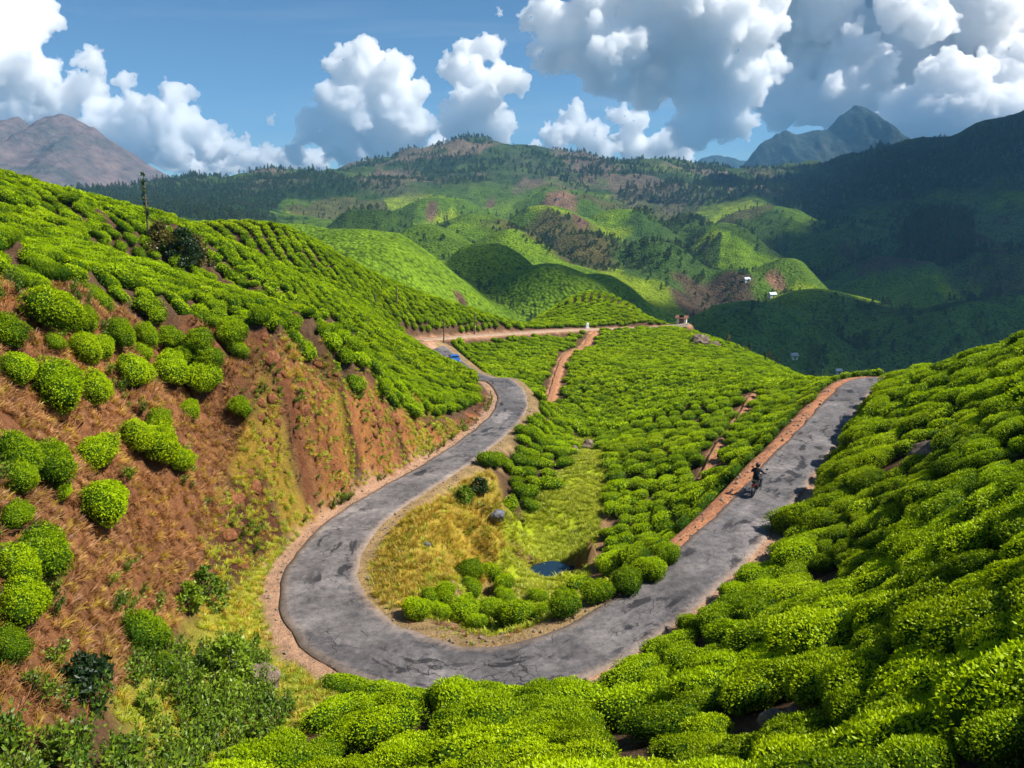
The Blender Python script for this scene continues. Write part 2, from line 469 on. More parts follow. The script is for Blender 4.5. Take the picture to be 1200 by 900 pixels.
# right-hand slope and the knoll the camera stands on
for a in [(1200, 406, 42), (1100, 433, 48.5), (1040, 447, 56), (1022, 454, 58), (1200, 480, 30), (1200, 600, 18.6), (1200, 720, 12.6), (1200, 850, 9), (1000, 600, 31), (1000, 520, 40.5), (1050, 480, 46),
          (900, 682, 27.6), (900, 800, 17), (1000, 750, 17.6), (1100, 650, 21), (1100, 560, 28), (1000, 870, 12.4), (1120, 500, 34), (800, 760, 22.8), (765, 830, 18.4), (850, 880, 13.9)]: C(*a, T)
CZ(705, 828, .7); CZ(925, 610, 1.8); CZ(980, 520, 2.0)
for a in [(520, 815, 20.4), (600, 792, 22.0), (620, 880, 15.9), (450, 830, 19.7), (700, 890, 14.4), (335, 893, 17.4)]: C(*a, T)
for a in [(0, 0, 15.3), (-10, 5, 9.5), (10, 4, 12.8), (0, 8, 9.2), (-22, 6, 6.5), (-30, 0, 10), (25, 3, 12), (40, 20, 12), (48, 45, 10), (-28, 14, 12.5), (-45, 20, 17), (20, -6, 14), (-20, -6, 9)]: W(*a)
for u, v, y, dz in [(190, 316, 60, -1.2), (262, 342, 62, -1.4), (300, 292, 96, -1.6), (250, 272, 97, -2.0), (370, 318, 96, -0.8)]: C(u, v, y, T + dz)
# behind the skylines
for a in [(-52, 82, 16), (-70, 60, 19), (-78, 110, 10), (-45, 140, 3), (0, 175, -14), (-90, 200, -22), (35, 215, -26), (75, 190, -42), (60, 160, -26), (72, 120, -22), (60, 90, -12), (75, 60, 2), (50, 105, -13),
          (-80, 0, 20), (-80, 30, 22), (78, 20, 14), (48, 72, -2), (20, 240, -34), (0, 215, -26)]: W(*a)
# middle distance
for a in [(900, 425, 430), (980, 342, 620), (880, 350, 600), (1100, 366, 640), (1200, 350, 600), (950, 432, 390), (1080, 420, 420), (1200, 420, 330), (820, 400, 420), (800, 370, 470),
          (640, 312, 400), (700, 330, 420), (560, 350, 300), (600, 345, 330), (400, 272, 330), (520, 335, 285), (465, 283, 345), (490, 330, 265), (350, 285, 250), (430, 320, 240), (570, 285, 440), (620, 305, 420), (530, 300, 380),
          (540, 262, 620), (460, 250, 620), (380, 250, 560), (600, 245, 850), (700, 250, 900), (800, 262, 900), (750, 330, 520), (870, 325, 650), (925, 306, 700), (820, 330, 620), (780, 300, 640), (700, 290, 640),
          (900, 250, 1150), (850, 232, 1350), (930, 235, 1300), (700, 225, 1300), (600, 215, 1450), (520, 225, 1250), (420, 225, 1150), (760, 220, 1400),
          (565, 166, 1900), (480, 181, 1850), (400, 206, 1700), (340, 206, 1600), (610, 174, 1880), (660, 189, 1800), (700, 190, 1780), (760, 191, 1760), (830, 205, 1700), (870, 210, 1700), (520, 172, 1880),
          (150, 210, 720), (250, 216, 830), (330, 208, 1050), (150, 246, 480), (300, 257, 500), (60, 215, 700), (-60, 215, 650), (220, 232, 600),
          (1200, 137, 1500), (1130, 158, 1600), (1050, 173, 1700), (960, 191, 1750), (900, 203, 1750), (1300, 110, 1450), (1400, 140, 1400),
          (1200, 250, 1000), (1100, 300, 800), (1000, 272, 1050), (1200, 330, 640), (1000, 230, 1400), (1100, 222, 1300), (1300, 220, 1000), (1060, 262, 1080), (1300, 340, 600), (1000, 310, 850)]: C(*a)
for a in [(-600, 500, 30), (-900, 1000, 20), (-700, 1600, 30), (0, 2500, -60), (-900, 2600, -80), (900, 2600, -60), (1600, 2400, -40), (1900, 1500, 90), (1500, 700, 40), (900, 400, -20), (-400, 200, 0), (500, 150, -30), (250, 150, -50), (-1300, 300, 60)]: W(*a)

_tps = TPS(ctrl, lam=2e-5, scale=60.0)

def nearest_on(poly, x, y, pad=9.0):
    """distance, index of the nearest point of a polyline"""
    x = np.asarray(x, float); sh = x.shape
    xf, yf = x.ravel(), np.asarray(y, float).ravel()
    D = np.full(len(xf), 1e9); I = np.zeros(len(xf), int)
    lo, hi = poly[:, :2].min(0) - pad, poly[:, :2].max(0) + pad
    m = np.where((xf > lo[0]) & (xf < hi[0]) & (yf > lo[1]) & (yf < hi[1]))[0]
    for i in range(0, len(m), 20000):
        k = m[i:i + 20000]
        d = (xf[k, None] - poly[None, :, 0]) ** 2 + (yf[k, None] - poly[None, :, 1]) ** 2
        j = d.argmin(1)
        D[k] = np.sqrt(d[np.arange(len(k)), j]); I[k] = j
    return D.reshape(sh), I.reshape(sh)

# half width of the tarmac along the road (the bend is wider)
_ru, _rv, _rf = project(ROAD)
HALF = np.full(len(ROAD), 1.45)
_s = np.arange(len(ROAD)) * 0.5
_apex = np.argmin(np.abs(_ru - 385) + np.abs(_rv - 730))
HALF -= 0.18 * sstep(30, 10, np.arange(len(ROAD)) * 0.5 - 0)
HALF += 0.35 * np.exp(-((_s - _s[_apex]) / 9.0) ** 2)
POND_C = pz(652, 670, -4.15)

DOMES = [(py(u, v, y), rx, ry, drop) for u, v, y, rx, ry, drop in [
    (440, 284, 330, 40, 60, 22), (395, 268, 360, 60, 60, 18), (340, 262, 420, 60, 50, 16), (574, 288, 455, 36, 60, 22), (640, 309, 400, 48, 50, 22), (500, 262, 560, 60, 70, 24), (700, 322, 430, 40, 50, 18),
    (925, 304, 700, 40, 60, 26), (860, 316, 690, 50, 70, 24), (960, 338, 600, 90, 70, 26), (1090, 362, 560, 70, 60, 18), (1210, 344, 520, 100, 70, 26), (880, 352, 520, 60, 60, 22),
    (430, 246, 760, 70, 90, 30), (560, 250, 800, 70, 90, 28), (640, 242, 900, 80, 90, 30), (730, 246, 950, 70, 90, 30), (800, 256, 980, 60, 90, 30), (900, 240, 1150, 100, 90, 34), (850, 262, 900, 60, 80, 26),
    (690, 276, 760, 60, 80, 26), (770, 284, 740, 55, 80, 26), (600, 268, 650, 50, 70, 24), (520, 232, 1100, 110, 120, 34), (660, 222, 1300, 120, 120, 36), (1000, 262, 1050, 130, 140, 50), (1100, 262, 950, 130, 120, 50), (1180, 292, 800, 110, 100, 40), (1040, 300, 800, 90, 90, 34), (1180, 215, 1250, 200, 160, 60), (1060, 225, 1350, 180, 160, 50)]]

def height(x, y):
    x = np.asarray(x, float); y = np.asarray(y, float)
    z = _tps(x, y)
    r = np.hypot(x, y)
    far = sstep(200, 700, r)
    # gullies and spurs of the far hills, unevenness of the near ones
    z = z + far * (ridged(x / 260 + 3, y / 260, 5, 5) - 0.62) * 0.030 * r * sstep(2600, 1200, r) * 1.0
    z = z + far * (fbm(x / 60, y / 60, 9, 4) - 0.5) * 0.012 * r
    z = z - (sstep(225, 290, r) * 20 + sstep(600, 800, r) * 22) * sstep(1500, 1150, r)
    # separate hills of the middle distance: rounded tops that stand before one another
    if far.max() > 0 or r.max() > 230:
        lump = 0.5 * fbm(x / 38, y / 38, 133, 3) + 0.5 * ridged(x / 90, y / 90, 137, 3)
        for (x0, y0, z0), rx, ry, drop in DOMES:
            q = np.hypot((x - x0) / rx, (y - y0) / ry)
            dome = z0 - 1.35 * drop * (np.sqrt(1 + 3.0 * q * q) - 1) + (lump - .5) * drop * 1.0 * np.clip(q * 2, 0, 1)
            k = 0.012 * y0 + 1.0
            h = np.clip(0.5 + 0.5 * (dome - z) / k, 0, 1)
            z = np.where(r > 215, z * (1 - h) + dome * h + k * h * (1 - h), z)
    near = 1 - far
    z = z + sstep(1300, 1700, r) * (ridged(x / 130, y / 130, 15, 5) - .6) * 26 * sstep(2300, 1900, r)
    z = z + near * (fbm(x / 2.2, y / 2.2, 21, 4) - 0.5) * 0.35
    d, i = nearest_on(ROAD, x, y)
    w = 1 - sstep(HALF[i] + 0.6, HALF[i] + 2.2, d)
    z = z * (1 - w) + (ROAD[i, 2] - 0.03) * w
    d, i = nearest_on(FARROAD, x, y)
    w = 1 - sstep(1.8, 3.4, d)
    z = z * (1 - w) + FARROAD[i, 2] * w
    # the pond's hollow
    e = np.hypot((x - POND_C[0]) / 1.5, (y - POND_C[1]) / 1.4)
    w = 1 - sstep(0.75, 1.5, e)
    z = z * (1 - w) + (-4.6) * w
    return z

NX0, NX1, NY0, NY1, NR = -78.0, 74.0, -8.0, 212.0, 0.34
_gx = np.arange(NX0, NX1, NR); _gy = np.arange(NY0, NY1, NR)
GX, GY = np.meshgrid(_gx, _gy, indexing='ij')
GZ = height(GX, GY)

# steep faces get the rills and ribs of a cut bank
_dx, _dy = np.gradient(GZ, NR, NR)
SLOPE = np.hypot(_dx, _dy)
_rd, _ri = nearest_on(ROAD, GX, GY)
_bank = sstep(0.42, 0.75, SLOPE) * sstep(3.0, 4.6, _rd) * (GX < 8) * (GY > 26) * (GY < 75)
_ang = np.arctan2(_dy, _dx)
_t = GX * 0.45 + GY * 1.0
GZ = GZ + _bank * ((ridged(_t / 2.8, GX / 9.0, 41, 4) - 0.6) * 4.2 + (fbm(GX / 1.0, GY / 1.0, 43, 3) - .5) * 0.6)
_dx, _dy = np.gradient(GZ, NR, NR)
SLOPE = np.hypot(_dx, _dy)

def H(x, y):
    """ground height near the camera, read off the ground's own grid"""
    fx = np.clip((np.asarray(x, float) - NX0) / NR, 0, len(_gx) - 1.001)
    fy = np.clip((np.asarray(y, float) - NY0) / NR, 0, len(_gy) - 1.001)
    i = fx.astype(int); j = fy.astype(int); a = fx - i; b = fy - j
    return (GZ[i, j] * (1 - a) + GZ[i + 1, j] * a) * (1 - b) + (GZ[i, j + 1] * (1 - a) + GZ[i + 1, j + 1] * a) * b

def G(x, y):
    i = np.clip(((np.asarray(x, float) - NX0) / NR).astype(int), 0, len(_gx) - 1)
    j = np.clip(((np.asarray(y, float) - NY0) / NR).astype(int), 0, len(_gy) - 1)
    return _dx[i, j], _dy[i, j]

def hit(u, v, ymax=210.0):
    """where the sight line of a photo pixel meets the near ground"""
    d = ray(u, v)
    ys = np.concatenate([np.arange(4, 60, 0.1), np.arange(60, ymax, 0.3)])
    P = CAM + d[None, :] * (ys / d[1])[:, None]
    below = P[:, 2] < H(P[:, 0], P[:, 1])
    k = int(np.argmax(below)) if below.any() else len(ys) - 1
    p = P[k].copy(); p[2] = float(H(p[0], p[1]))
    return p

def world_poly(pts, **kw): return np.array([hit(u, v, **kw)[:2] for u, v in pts])

def inside(poly, x, y):
    x = np.asarray(x, float); y = np.asarray(y, float)
    r = np.zeros(x.shape, bool)
    n = len(poly)
    for i in range(n):
        x0, y0 = poly[i]; x1, y1 = poly[(i + 1) % n]
        c = ((y0 > y) != (y1 > y)) & (x < (x1 - x0) * (y - y0) / (y1 - y0 + 1e-12) + x0)
        r ^= c
    return r

def edge_dist(poly, x, y):
    x = np.asarray(x, float); y = np.asarray(y, float)
    best = np.full(x.shape, 1e9)
    n = len(poly)
    for i in range(n):
        a = poly[i]; b = poly[(i + 1) % n]; ab = b - a; L = ab @ ab + 1e-9
        t = np.clip(((x - a[0]) * ab[0] + (y - a[1]) * ab[1]) / L, 0, 1)
        best = np.minimum(best, np.hypot(x - a[0] - t * ab[0], y - a[1] - t * ab[1]))
    return best

def soft(poly, x, y, w=0.6):
    """1 inside a ground patch, 0 outside, with an uneven edge"""
    d = edge_dist(poly, x, y)
    s = np.where(inside(poly, x, y), d, -d) + (fbm(x / 1.1, y / 1.1, 77, 3) - 0.5) * 2.4 * w
    return sstep(-w, w, s)

# patches of ground, outlined in the photograph and carried to the ground they lie on
P_DRY = world_poly([(-40, 340), (10, 332), (60, 340), (120, 352), (200, 378), (262, 384), (300, 398), (300, 480), (270, 540), (250, 640), (215, 700), (150, 785), (100, 850), (0, 880), (-60, 880)])
P_BANK = world_poly([(292, 388), (318, 402), (360, 428), (410, 456), (455, 478), (505, 498), (548, 490), (566, 466), (578, 458), (584, 470), (575, 484), (542, 516), (470, 556), (400, 592), (350, 624), (305, 662), (240, 712), (215, 700), (250, 640), (270, 540)])
P_VERGE = world_poly([(590, 468), (578, 480), (542, 514), (470, 553), (400, 588), (345, 625), (300, 660), (235, 712), (170, 780), (130, 830), (180, 900), (310, 905), (380, 850), (440, 830), (330, 770), (310, 720), (325, 675), (380, 620), (450, 580), (540, 535), (585, 500)])
P_KNOLL = world_poly([(424, 700), (424, 670), (455, 630), (505, 590), (555, 558), (572, 552), (580, 562), (588, 600), (592, 650), (575, 680), (520, 690), (480, 715), (450, 716)])
P_MEADOW = world_poly([(586, 604), (618, 598), (645, 572), (668, 545), (672, 512), (700, 512), (716, 535), (706, 600), (692, 640), (690, 684), (660, 690), (615, 694), (575, 682), (590, 655)])
P_STRIP = world_poly([(425, 702), (450, 718), (490, 728), (560, 735), (620, 745), (700, 712), (760, 668), (800, 635), (840, 590), (830, 600), (800, 640), (760, 690), (700, 735), (625, 758), (540, 765), (470, 752), (430, 728)])
P_INNER = world_poly([(480, 700), (560, 690), (690, 690), (740, 660), (740, 690), (690, 720), (610, 745), (540, 735), (490, 725)])
P_TRAIL = world_poly([(706, 600), (716, 604), (722, 618), (700, 645), (700, 688), (690, 688), (690, 640)])

P_WEED = world_poly([(-90, 826), (0, 834), (100, 816), (180, 778), (262, 752), (300, 762), (318, 800), (345, 838), (325, 868), (300, 890), (262, 930), (200, 985), (-110, 985)])
# soil colours
SOIL = {'tea': (0.105, 0.062, 0.036), 'dry': (0.215, 0.094, 0.042), 'bank': (0.105, 0.040, 0.020), 'verge': (0.30, 0.28, 0.035), 'knoll': (0.40, 0.29, 0.045),
        'meadow': (0.36, 0.44, 0.020), 'dirt': (0.42, 0.255, 0.165), 'red': (0.44, 0.200, 0.105)}

def blendc(c, w, col): return c * (1 - w[..., None]) + np.array(col) * w[..., None]

def soil_colour(x, y):
    c = np.ones(x.shape + (3,)) * np.array(SOIL['tea'])
    c = blendc(c, soft(P_DRY, x, y, 0.8), SOIL['dry'])
    wb = soft(P_BANK, x, y, 0.5)
    c = blendc(c, wb, SOIL['bank'])
    # streaks of dead grass and painted gully shade down the bank, by patches
    t = x * 0.45 + y
    c = blendc(c, wb * sstep(0.46, 0.58, fbm(t / 1.0, x / 5.0, 51, 4)) * 0.85, (0.125, 0.085, 0.036))
    c = blendc(c, wb * sstep(0.47, 0.56, fbm(t / 1.1, x / 8.0, 57, 4)) * 0.9, (0.042, 0.020, 0.014))  # shade of the gullies, painted as dark streaks
    c = blendc(c, wb * sstep(0.62, 0.70, fbm(t / 3.0, x / 3.5, 63, 3)) * 0.65, (0.36, 0.25, 0.03))
    d, i = nearest_on(ROAD, x, y)
    foot = wb * sstep(7.0, 3.2, d) * sstep(35, 46, y)
    c = blendc(c, foot * 0.75 * sstep(.35, .55, fbm(t / 1.5, x / 3, 71, 3)), (0.36, 0.135, 0.055))
    c = blendc(c, soft(P_VERGE, x, y, 0.5) * (1 - wb), SOIL['verge'])
    c = blendc(c, soft(P_KNOLL, x, y, 0.5), SOIL['knoll'])
    c = blendc(c, soft(P_MEADOW, x, y, 0.6), SOIL['meadow'])
    c = blendc(c, soft(P_TRAIL, x, y, 0.25), (0.34, 0.20, 0.10))
    c = blendc(c, soft(P_INNER, x, y, 0.4) * 0.8, (0.30, 0.19, 0.10))
    e = np.hypot((x - POND_C[0] + 1.0) / 3.2, (y - POND_C[1]) / 1.9)
    c = blendc(c, sstep(1.15, 0.8, e + (fbm(x, y, 3) - .5) * .5), (0.16, 0.090, 0.045))
    # shoulders of the road: dust on the outside of the bend, red soil by the right-hand stretch
    n = fbm(x / 0.9, y / 0.9, 31, 4)
    px = np.gradient(ROAD[:, 0]); pyy = np.gradient(ROAD[:, 1])
    side = (x - ROAD[i, 0]) * pyy[i] - (y - ROAD[i, 1]) * px[i]     # > 0: right of the road as it runs from the right-hand crest
    w_in = sstep(HALF[i] + 1.9, HALF[i] + 0.8, d + (n - 0.5) * 2.6) * (side > 0)
    w_out = sstep(HALF[i] + 1.1, HALF[i] + 0.6, d + (n - 0.5) * 0.8) * (side <= 0)
    along = i * 0.5
    rightleg = along < _s[_apex] - 20
    c = blendc(c, w_in * rightleg, SOIL['red'])
    c = blendc(c, w_in * (~rightleg) * 0.8, (0.36, 0.25, 0.12))
    c = blendc(c, w_out, SOIL['dirt'])
    for path, wdt in ((FOOT1, 0.6), (FOOT2, 0.4)):
        d, i = nearest_on(path, x, y)
        c = blendc(c, sstep(wdt + .35, wdt - .1, d + (n - .5) * .6), (0.50, 0.26, 0.14))
    d, i = nearest_on(FARROAD, x, y)
    c = blendc(c, sstep(2.6, 1.7, d + (n - .5)), (0.40, 0.22, 0.13))
    return c

def grid_faces(nx, ny, keep=None):
    i, j = np.meshgrid(np.arange(nx - 1), np.arange(ny - 1), indexing='ij')
    a = (i * ny + j)
    f = np.stack([a, a + ny, a + ny + 1, a + 1], -1)
    if keep is not None: f = f[keep]
    return f.reshape(-1, 4)

_V = np.stack([GX, GY, GZ], -1).reshape(-1, 3)
_me = fast_mesh('ground', _V, grid_faces(*GX.shape), M['ground'])
color_attr(_me, 'soil', soil_colour(GX, GY).reshape(-1, 3))
ground = bpy.data.objects.new('ground', _me); COL.objects.link(ground)
tag(ground, kind='structure')

# ---------------------------------------------------------------- road slabs
def strip(name, path, halfw, lift, thick, mat, ncross=9, rag=0.12, seed=0):
    n = len(path)
    tx = np.gradient(path[:, 0]); ty = np.gradient(path[:, 1]); L = np.hypot(tx, ty)
    nxv, nyv = ty / L, -tx / L
    hw = np.broadcast_to(halfw, (n,))
    s = np.concatenate([[0], np.cumsum(np.hypot(np.diff(path[:, 0]), np.diff(path[:, 1])))])
    el = hw * (1 + rag * 2 * (fbm(s / 1.3, s * 0 + 3, seed, 4) - .5)); er = hw * (1 + rag * 2 * (fbm(s / 1.3, s * 0 + 9, seed + 5, 4) - .5))
    V = []; A = []; X = []
    q = np.linspace(-1, 1, ncross)
    for k in range(-1, ncross + 1):
        t = q[min(max(k, 0), ncross - 1)]
        off = np.where(t < 0, t * el, t * er)
        drop = thick if k in (-1, ncross) else 0.0
        o = off * (1.012 if drop else 1.0)
        V.append(np.stack([path[:, 0] + nxv * o, path[:, 1] + nyv * o, path[:, 2] + lift - drop + (0 if drop else 0.03 * (1 - t * t))], -1))
        A.append(np.stack([s, off, 0 * s], -1)); X.append(np.stack([0 * s + t, 0 * s, 0 * s], -1))
    V = np.stack(V, 1).reshape(-1, 3)
    me = fast_mesh(name, V, grid_faces(n, ncross + 2)[:, ::-1], mat)
    for nm, dat in (('along', np.stack(A, 1)), ('across', np.stack(X, 1))):
        at = me.attributes.new(nm, 'FLOAT_VECTOR', 'POINT'); at.data.foreach_set('vector', dat.reshape(-1).astype(np.float32))
    o = bpy.data.objects.new(name, me); COL.objects.link(o)
    return tag(o, kind='structure')
road = strip('road', ROAD, HALF, 0.045, 0.20, M['road'], 11, 0.09, 3)
far_road = strip('dirt_road', FARROAD, 1.3, 0.06, 0.3, M['dirt'], 5, 0.15, 8)
_fp = FOOT1.copy(); _fp[:, 2] = H(_fp[:, 0], _fp[:, 1])
footpath = strip('footpath', _fp, 0.45, 0.12, 0.3, M['redsoil'], 5, 0.3, 12)
_fp = FOOT2.copy(); _fp[:, 2] = H(_fp[:, 0], _fp[:, 1])
footpath2 = strip('footpath', _fp, 0.24, 0.10, 0.3, M['redsoil'], 5, 0.3, 15)

# ---------------------------------------------------------------- pond
def pond_material():
    t = NT('pond_water')
    n = t.noise(t.pos(), 5.0, 3)
    return t.principled((0.012, 0.030, 0.050), 0.06, t.bump(n, 0.12, 0.02), spec=0.6, IOR=1.33)
_a = np.linspace(0, 2 * np.pi, 48, endpoint=False)
_rr = 1 + 0.10 * np.sin(3 * _a + 1) + 0.07 * np.sin(5 * _a)
_pv = [(POND_C[0], POND_C[1], -4.2)] + [(POND_C[0] + 1.5 * r * math.cos(a), POND_C[1] + 1.45 * r * math.sin(a), -4.2) for a, r in zip(_a, _rr)]
pond = mesh_obj('pond_water', _pv, [(0, 1 + k, 1 + (k + 1) % 48) for k in range(48)], pond_material(), smooth=True)
tag(pond, kind='structure')
# ------------------------------------------------------------------ hills of the middle distance
AZ = np.radians(np.linspace(-52, 52, 640))
RR = np.exp(np.linspace(math.log(70), math.log(3000), 420))
FA, FR = np.meshgrid(AZ, RR, indexing='ij')
FX, FY = FR * np.sin(FA), FR * np.cos(FA)
FZ = height(FX, FY)
_in = (FX > NX0 + 3) & (FX < NX1 - 3) & (FY > NY0 + 3) & (FY < NY1 - 3)
FZ = np.where(_in, FZ - 0.6, FZ)
_keep = ~(_in[:-1, :-1] & _in[1:, 1:] & _in[:-1, 1:] & _in[1:, :-1])
_fdr = np.gradient(FZ, axis=1) / np.gradient(FR, axis=1)

def HF(x, y):
    a = np.clip((np.arctan2(x, y) - AZ[0]) / (AZ[1] - AZ[0]), 0, len(AZ) - 1.001)
    r = np.clip((np.log(np.hypot(x, y)) - math.log(RR[0])) / (math.log(RR[1]) - math.log(RR[0])), 0, len(RR) - 1.001)
    i = a.astype(int); j = r.astype(int); a = a - i; r = r - j
    return (FZ[i, j] * (1 - a) + FZ[i + 1, j] * a) * (1 - r) + (FZ[i, j + 1] * (1 - a) + FZ[i + 1, j + 1] * a) * r

def hit_far(u, v, ymin=200.0):
    d = ray(u, v)
    ys = np.exp(np.linspace(math.log(ymin), math.log(2800), 1400))
    P = CAM + d[None, :] * (ys / d[1])[:, None]
    below = P[:, 2] < HF(P[:, 0], P[:, 1])
    k = int(np.argmax(below)) if below.any() else len(ys) - 1
    return P[k]
def far_poly(pts, ymin=200.0): return np.array([hit_far(u, v, ymin)[:2] for u, v in pts])
def hill_material():
    t = NT('hill_cover')
    p = t.pos()
    c = t.attr('soil').outputs['Color']
    n0 = t.noise(p, 0.012, 5, 0.6); n1 = t.noise(p, 0.07, 6, 0.65); n2 = t.noise(p, 0.5, 4, 0.7)
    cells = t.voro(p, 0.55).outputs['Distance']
    c = t.mix(1.0, c, t.ramp(n0, [(0.3, (0.72, 0.76, 0.8)), (0.5, (1, 1, 1)), (0.7, (1.3, 1.2, 1.05))]), 'MULTIPLY')
    c = t.mix(1.0, c, t.ramp(n1, [(0.3, (0.55, 0.58, 0.6)), (0.5, (1, 1, 1)), (0.72, (1.4, 1.35, 1.2))]), 'MULTIPLY')
    c = t.mix(1.0, c, t.ramp(n2, [(0.3, (0.7, 0.7, 0.7)), (0.7, (1.25, 1.25, 1.25))]), 'MULTIPLY')
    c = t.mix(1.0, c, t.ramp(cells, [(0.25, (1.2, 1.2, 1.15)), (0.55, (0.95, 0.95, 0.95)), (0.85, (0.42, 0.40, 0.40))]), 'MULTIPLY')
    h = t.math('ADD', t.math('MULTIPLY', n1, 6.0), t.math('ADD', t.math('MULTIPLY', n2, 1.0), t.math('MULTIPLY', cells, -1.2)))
    return t.principled(c, 0.97, t.bump(h, 1.0, 1.0), spec=0.05)
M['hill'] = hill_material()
TEA_FAR = (0.135, 0.230, 0.012)
_c = np.ones(FX.shape + (3,)) * np.array(TEA_FAR)
# folds between the hills are wooded, with crease shadow put into their colour: how far a place lies below its surroundings
def _blur(a, k):
    for ax in (0, 1):
        c = np.cumsum(np.pad(a, [(k + 1, k) if q == ax else (0, 0) for q in (0, 1)], mode='edge'), axis=ax)
        a = (np.take(c, range(2 * k + 1, c.shape[ax]), ax) - np.take(c, range(0, c.shape[ax] - 2 * k - 1), ax)) / (2 * k + 1)
    return a
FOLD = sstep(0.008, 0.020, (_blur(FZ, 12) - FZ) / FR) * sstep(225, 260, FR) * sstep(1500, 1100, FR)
# a patchwork of plantations: lighter, darker, scrub
_cs = np.random.default_rng(77)
_cells = np.stack([_cs.uniform(-1000, 1300, 420), _cs.uniform(220, 2000, 420)], 1)
_cells = _cells[np.argsort(np.hypot(*_cells.T))]
_kind = _cs.choice(5, len(_cells), p=[.32, .26, .22, .14, .06])
def cell_of(x, y):
    wx = x + (fbm(x / 50, y / 50, 401, 3) - .5) * 60; wy = y + (fbm(x / 50 + 7, y / 50, 407, 3) - .5) * 60
    out = np.empty(x.size, int); xf, yf = wx.ravel(), wy.ravel()
    for i in range(0, x.size, 20000):
        out[i:i + 20000] = ((xf[i:i + 20000, None] - _cells[None, :, 0]) ** 2 + (yf[i:i + 20000, None] - _cells[None, :, 1]) ** 2).argmin(1)
    return _kind[out].reshape(x.shape)
_cell = cell_of(FX, FY)
_pal = np.array([(0.120, 0.205, 0.012), (0.075, 0.135, 0.014), (0.190, 0.260, 0.014), (0.034, 0.066, 0.014), (0.090, 0.082, 0.034)])
_c = blendc(_c, sstep(430, 520, FR) * 0.9, (0, 0, 0)) + _pal[_cell] * (sstep(430, 520, FR) * 0.9)[..., None]
FARP = {
 'wood_left': far_poly([(-60, 214), (40, 214), (150, 212), (250, 216), (340, 208), (400, 207), (425, 224), (330, 236), (300, 258), (240, 262), (150, 248), (60, 234), (-60, 234)], 330),
 'wood_ridge': far_poly([(400, 208), (480, 184), (520, 175), (565, 170), (585, 186), (600, 206), (560, 216), (500, 218), (430, 224)], 1000),
 'cliff': far_poly([(585, 178), (615, 178), (660, 192), (700, 194), (770, 196), (780, 214), (700, 222), (640, 214), (604, 204)], 1200),
 'wood_mid': far_poly([(700, 222), (780, 216), (870, 213), (930, 215), (940, 232), (860, 236), (790, 242), (720, 236)], 900),
 'scrub': far_poly([(575, 262), (640, 250), (700, 262), (735, 290), (720, 320), (660, 310), (600, 275)], 350),
 'wood_centre': far_poly([(735, 262), (800, 248), (835, 262), (832, 320), (790, 345), (740, 325), (715, 296)], 350),
 'wood_right': far_poly([(880, 214), (960, 196), (1050, 178), (1130, 162), (1200, 142), (1320, 130), (1320, 230), (1200, 215), (1100, 225), (1000, 240), (930, 245)], 700),
 'grove': far_poly([(1050, 300), (1060, 270), (1130, 262), (1140, 300), (1100, 312)], 500),
 'bare': far_poly([(790, 352), (800, 325), (850, 318), (880, 330), (885, 350), (840, 362)], 350),
 'slope_right': far_poly([(950, 260), (1060, 240), (1320, 240), (1320, 330), (1100, 330), (1000, 320)], 500),
 'dark_hill': far_poly([(840, 370), (880, 352), (980, 345), (1100, 368), (1200, 352), (1300, 352), (1300, 440), (1000, 440), (860, 425)], 260),
}
def softf(nm, w): return soft_far(FARP[nm], FX, FY, w)
def soft_far(poly, x, y, w):
    d = edge_dist(poly, x, y)
    s = np.where(inside(poly, x, y), d, -d) + (fbm(x / (w * 2), y / (w * 2), 77, 4) - 0.5) * 3.0 * w
    return sstep(-w * .6, w * .6, s)
for nm, w, col in (('slope_right', 40, (0.090, 0.150, 0.050)), ('dark_hill', 14, (0.100, 0.185, 0.030)), ('wood_left', 16, (0.022, 0.050, 0.014)), ('wood_ridge', 25, (0.045, 0.070, 0.028)), ('wood_mid', 25, (0.026, 0.055, 0.018)),
                   ('scrub', 20, (0.085, 0.078, 0.030)), ('wood_centre', 18, (0.050, 0.095, 0.020)), ('wood_right', 40, (0.060, 0.105, 0.045)), ('grove', 14, (0.020, 0.042, 0.016)), ('bare', 12, (0.085, 0.060, 0.040)), ('cliff', 18, (0.15, 0.125, 0.095))):
    _c = blendc(_c, softf(nm, w), col)
_c = blendc(_c, softf('cliff', 18) * sstep(.5, .62, fbm(FX / 40, FY / 40, 300, 4)), (0.035, 0.065, 0.022))
_c = blendc(_c, sstep(.60, .68, fbm(FX / 60 + 3, FY / 60, 311, 4)) * softf('slope_right', 40), (0.10, 0.060, 0.045))
for u, v, ru, col, ym in [(655, 236, 16, (0.24, 0.14, 0.09), 500), (575, 240, 7, (0.16, 0.10, 0.07), 500), (680, 258, 9, (0.14, 0.08, 0.06), 400), (908, 330, 9, (0.26, 0.15, 0.09), 400), (505, 248, 7, (0.13, 0.09, 0.06), 400), (540, 350, 7, (0.13, 0.08, 0.05), 210), (100, 212, 24, (0.42, 0.20, 0.11), 500)]:
    q = hit_far(u, v, ym); rad = ru / FPX * q[1]
    _c = blendc(_c, sstep(1.3, 0.7, np.hypot((FX - q[0]) / rad, (FY - q[1]) / (rad * 2.5)) + (fbm(FX / 20, FY / 20, 5) - .5)), col)
_rdg = sstep(1250, 1450, FY) * sstep(-40, 10, FZ + 20)
_c = blendc(_c, _rdg * 0.85, (0.038, 0.062, 0.024))
_c = blendc(_c, _rdg * sstep(.50, .60, fbm(FX / 70, FY / 110, 333, 4)) * sstep(700, 400, FX), (0.150, 0.118, 0.088))
_c = blendc(_c, _rdg * sstep(.58, .66, fbm(FX / 90 + 5, FY / 90, 339, 4)) * .8, (0.085, 0.125, 0.035))
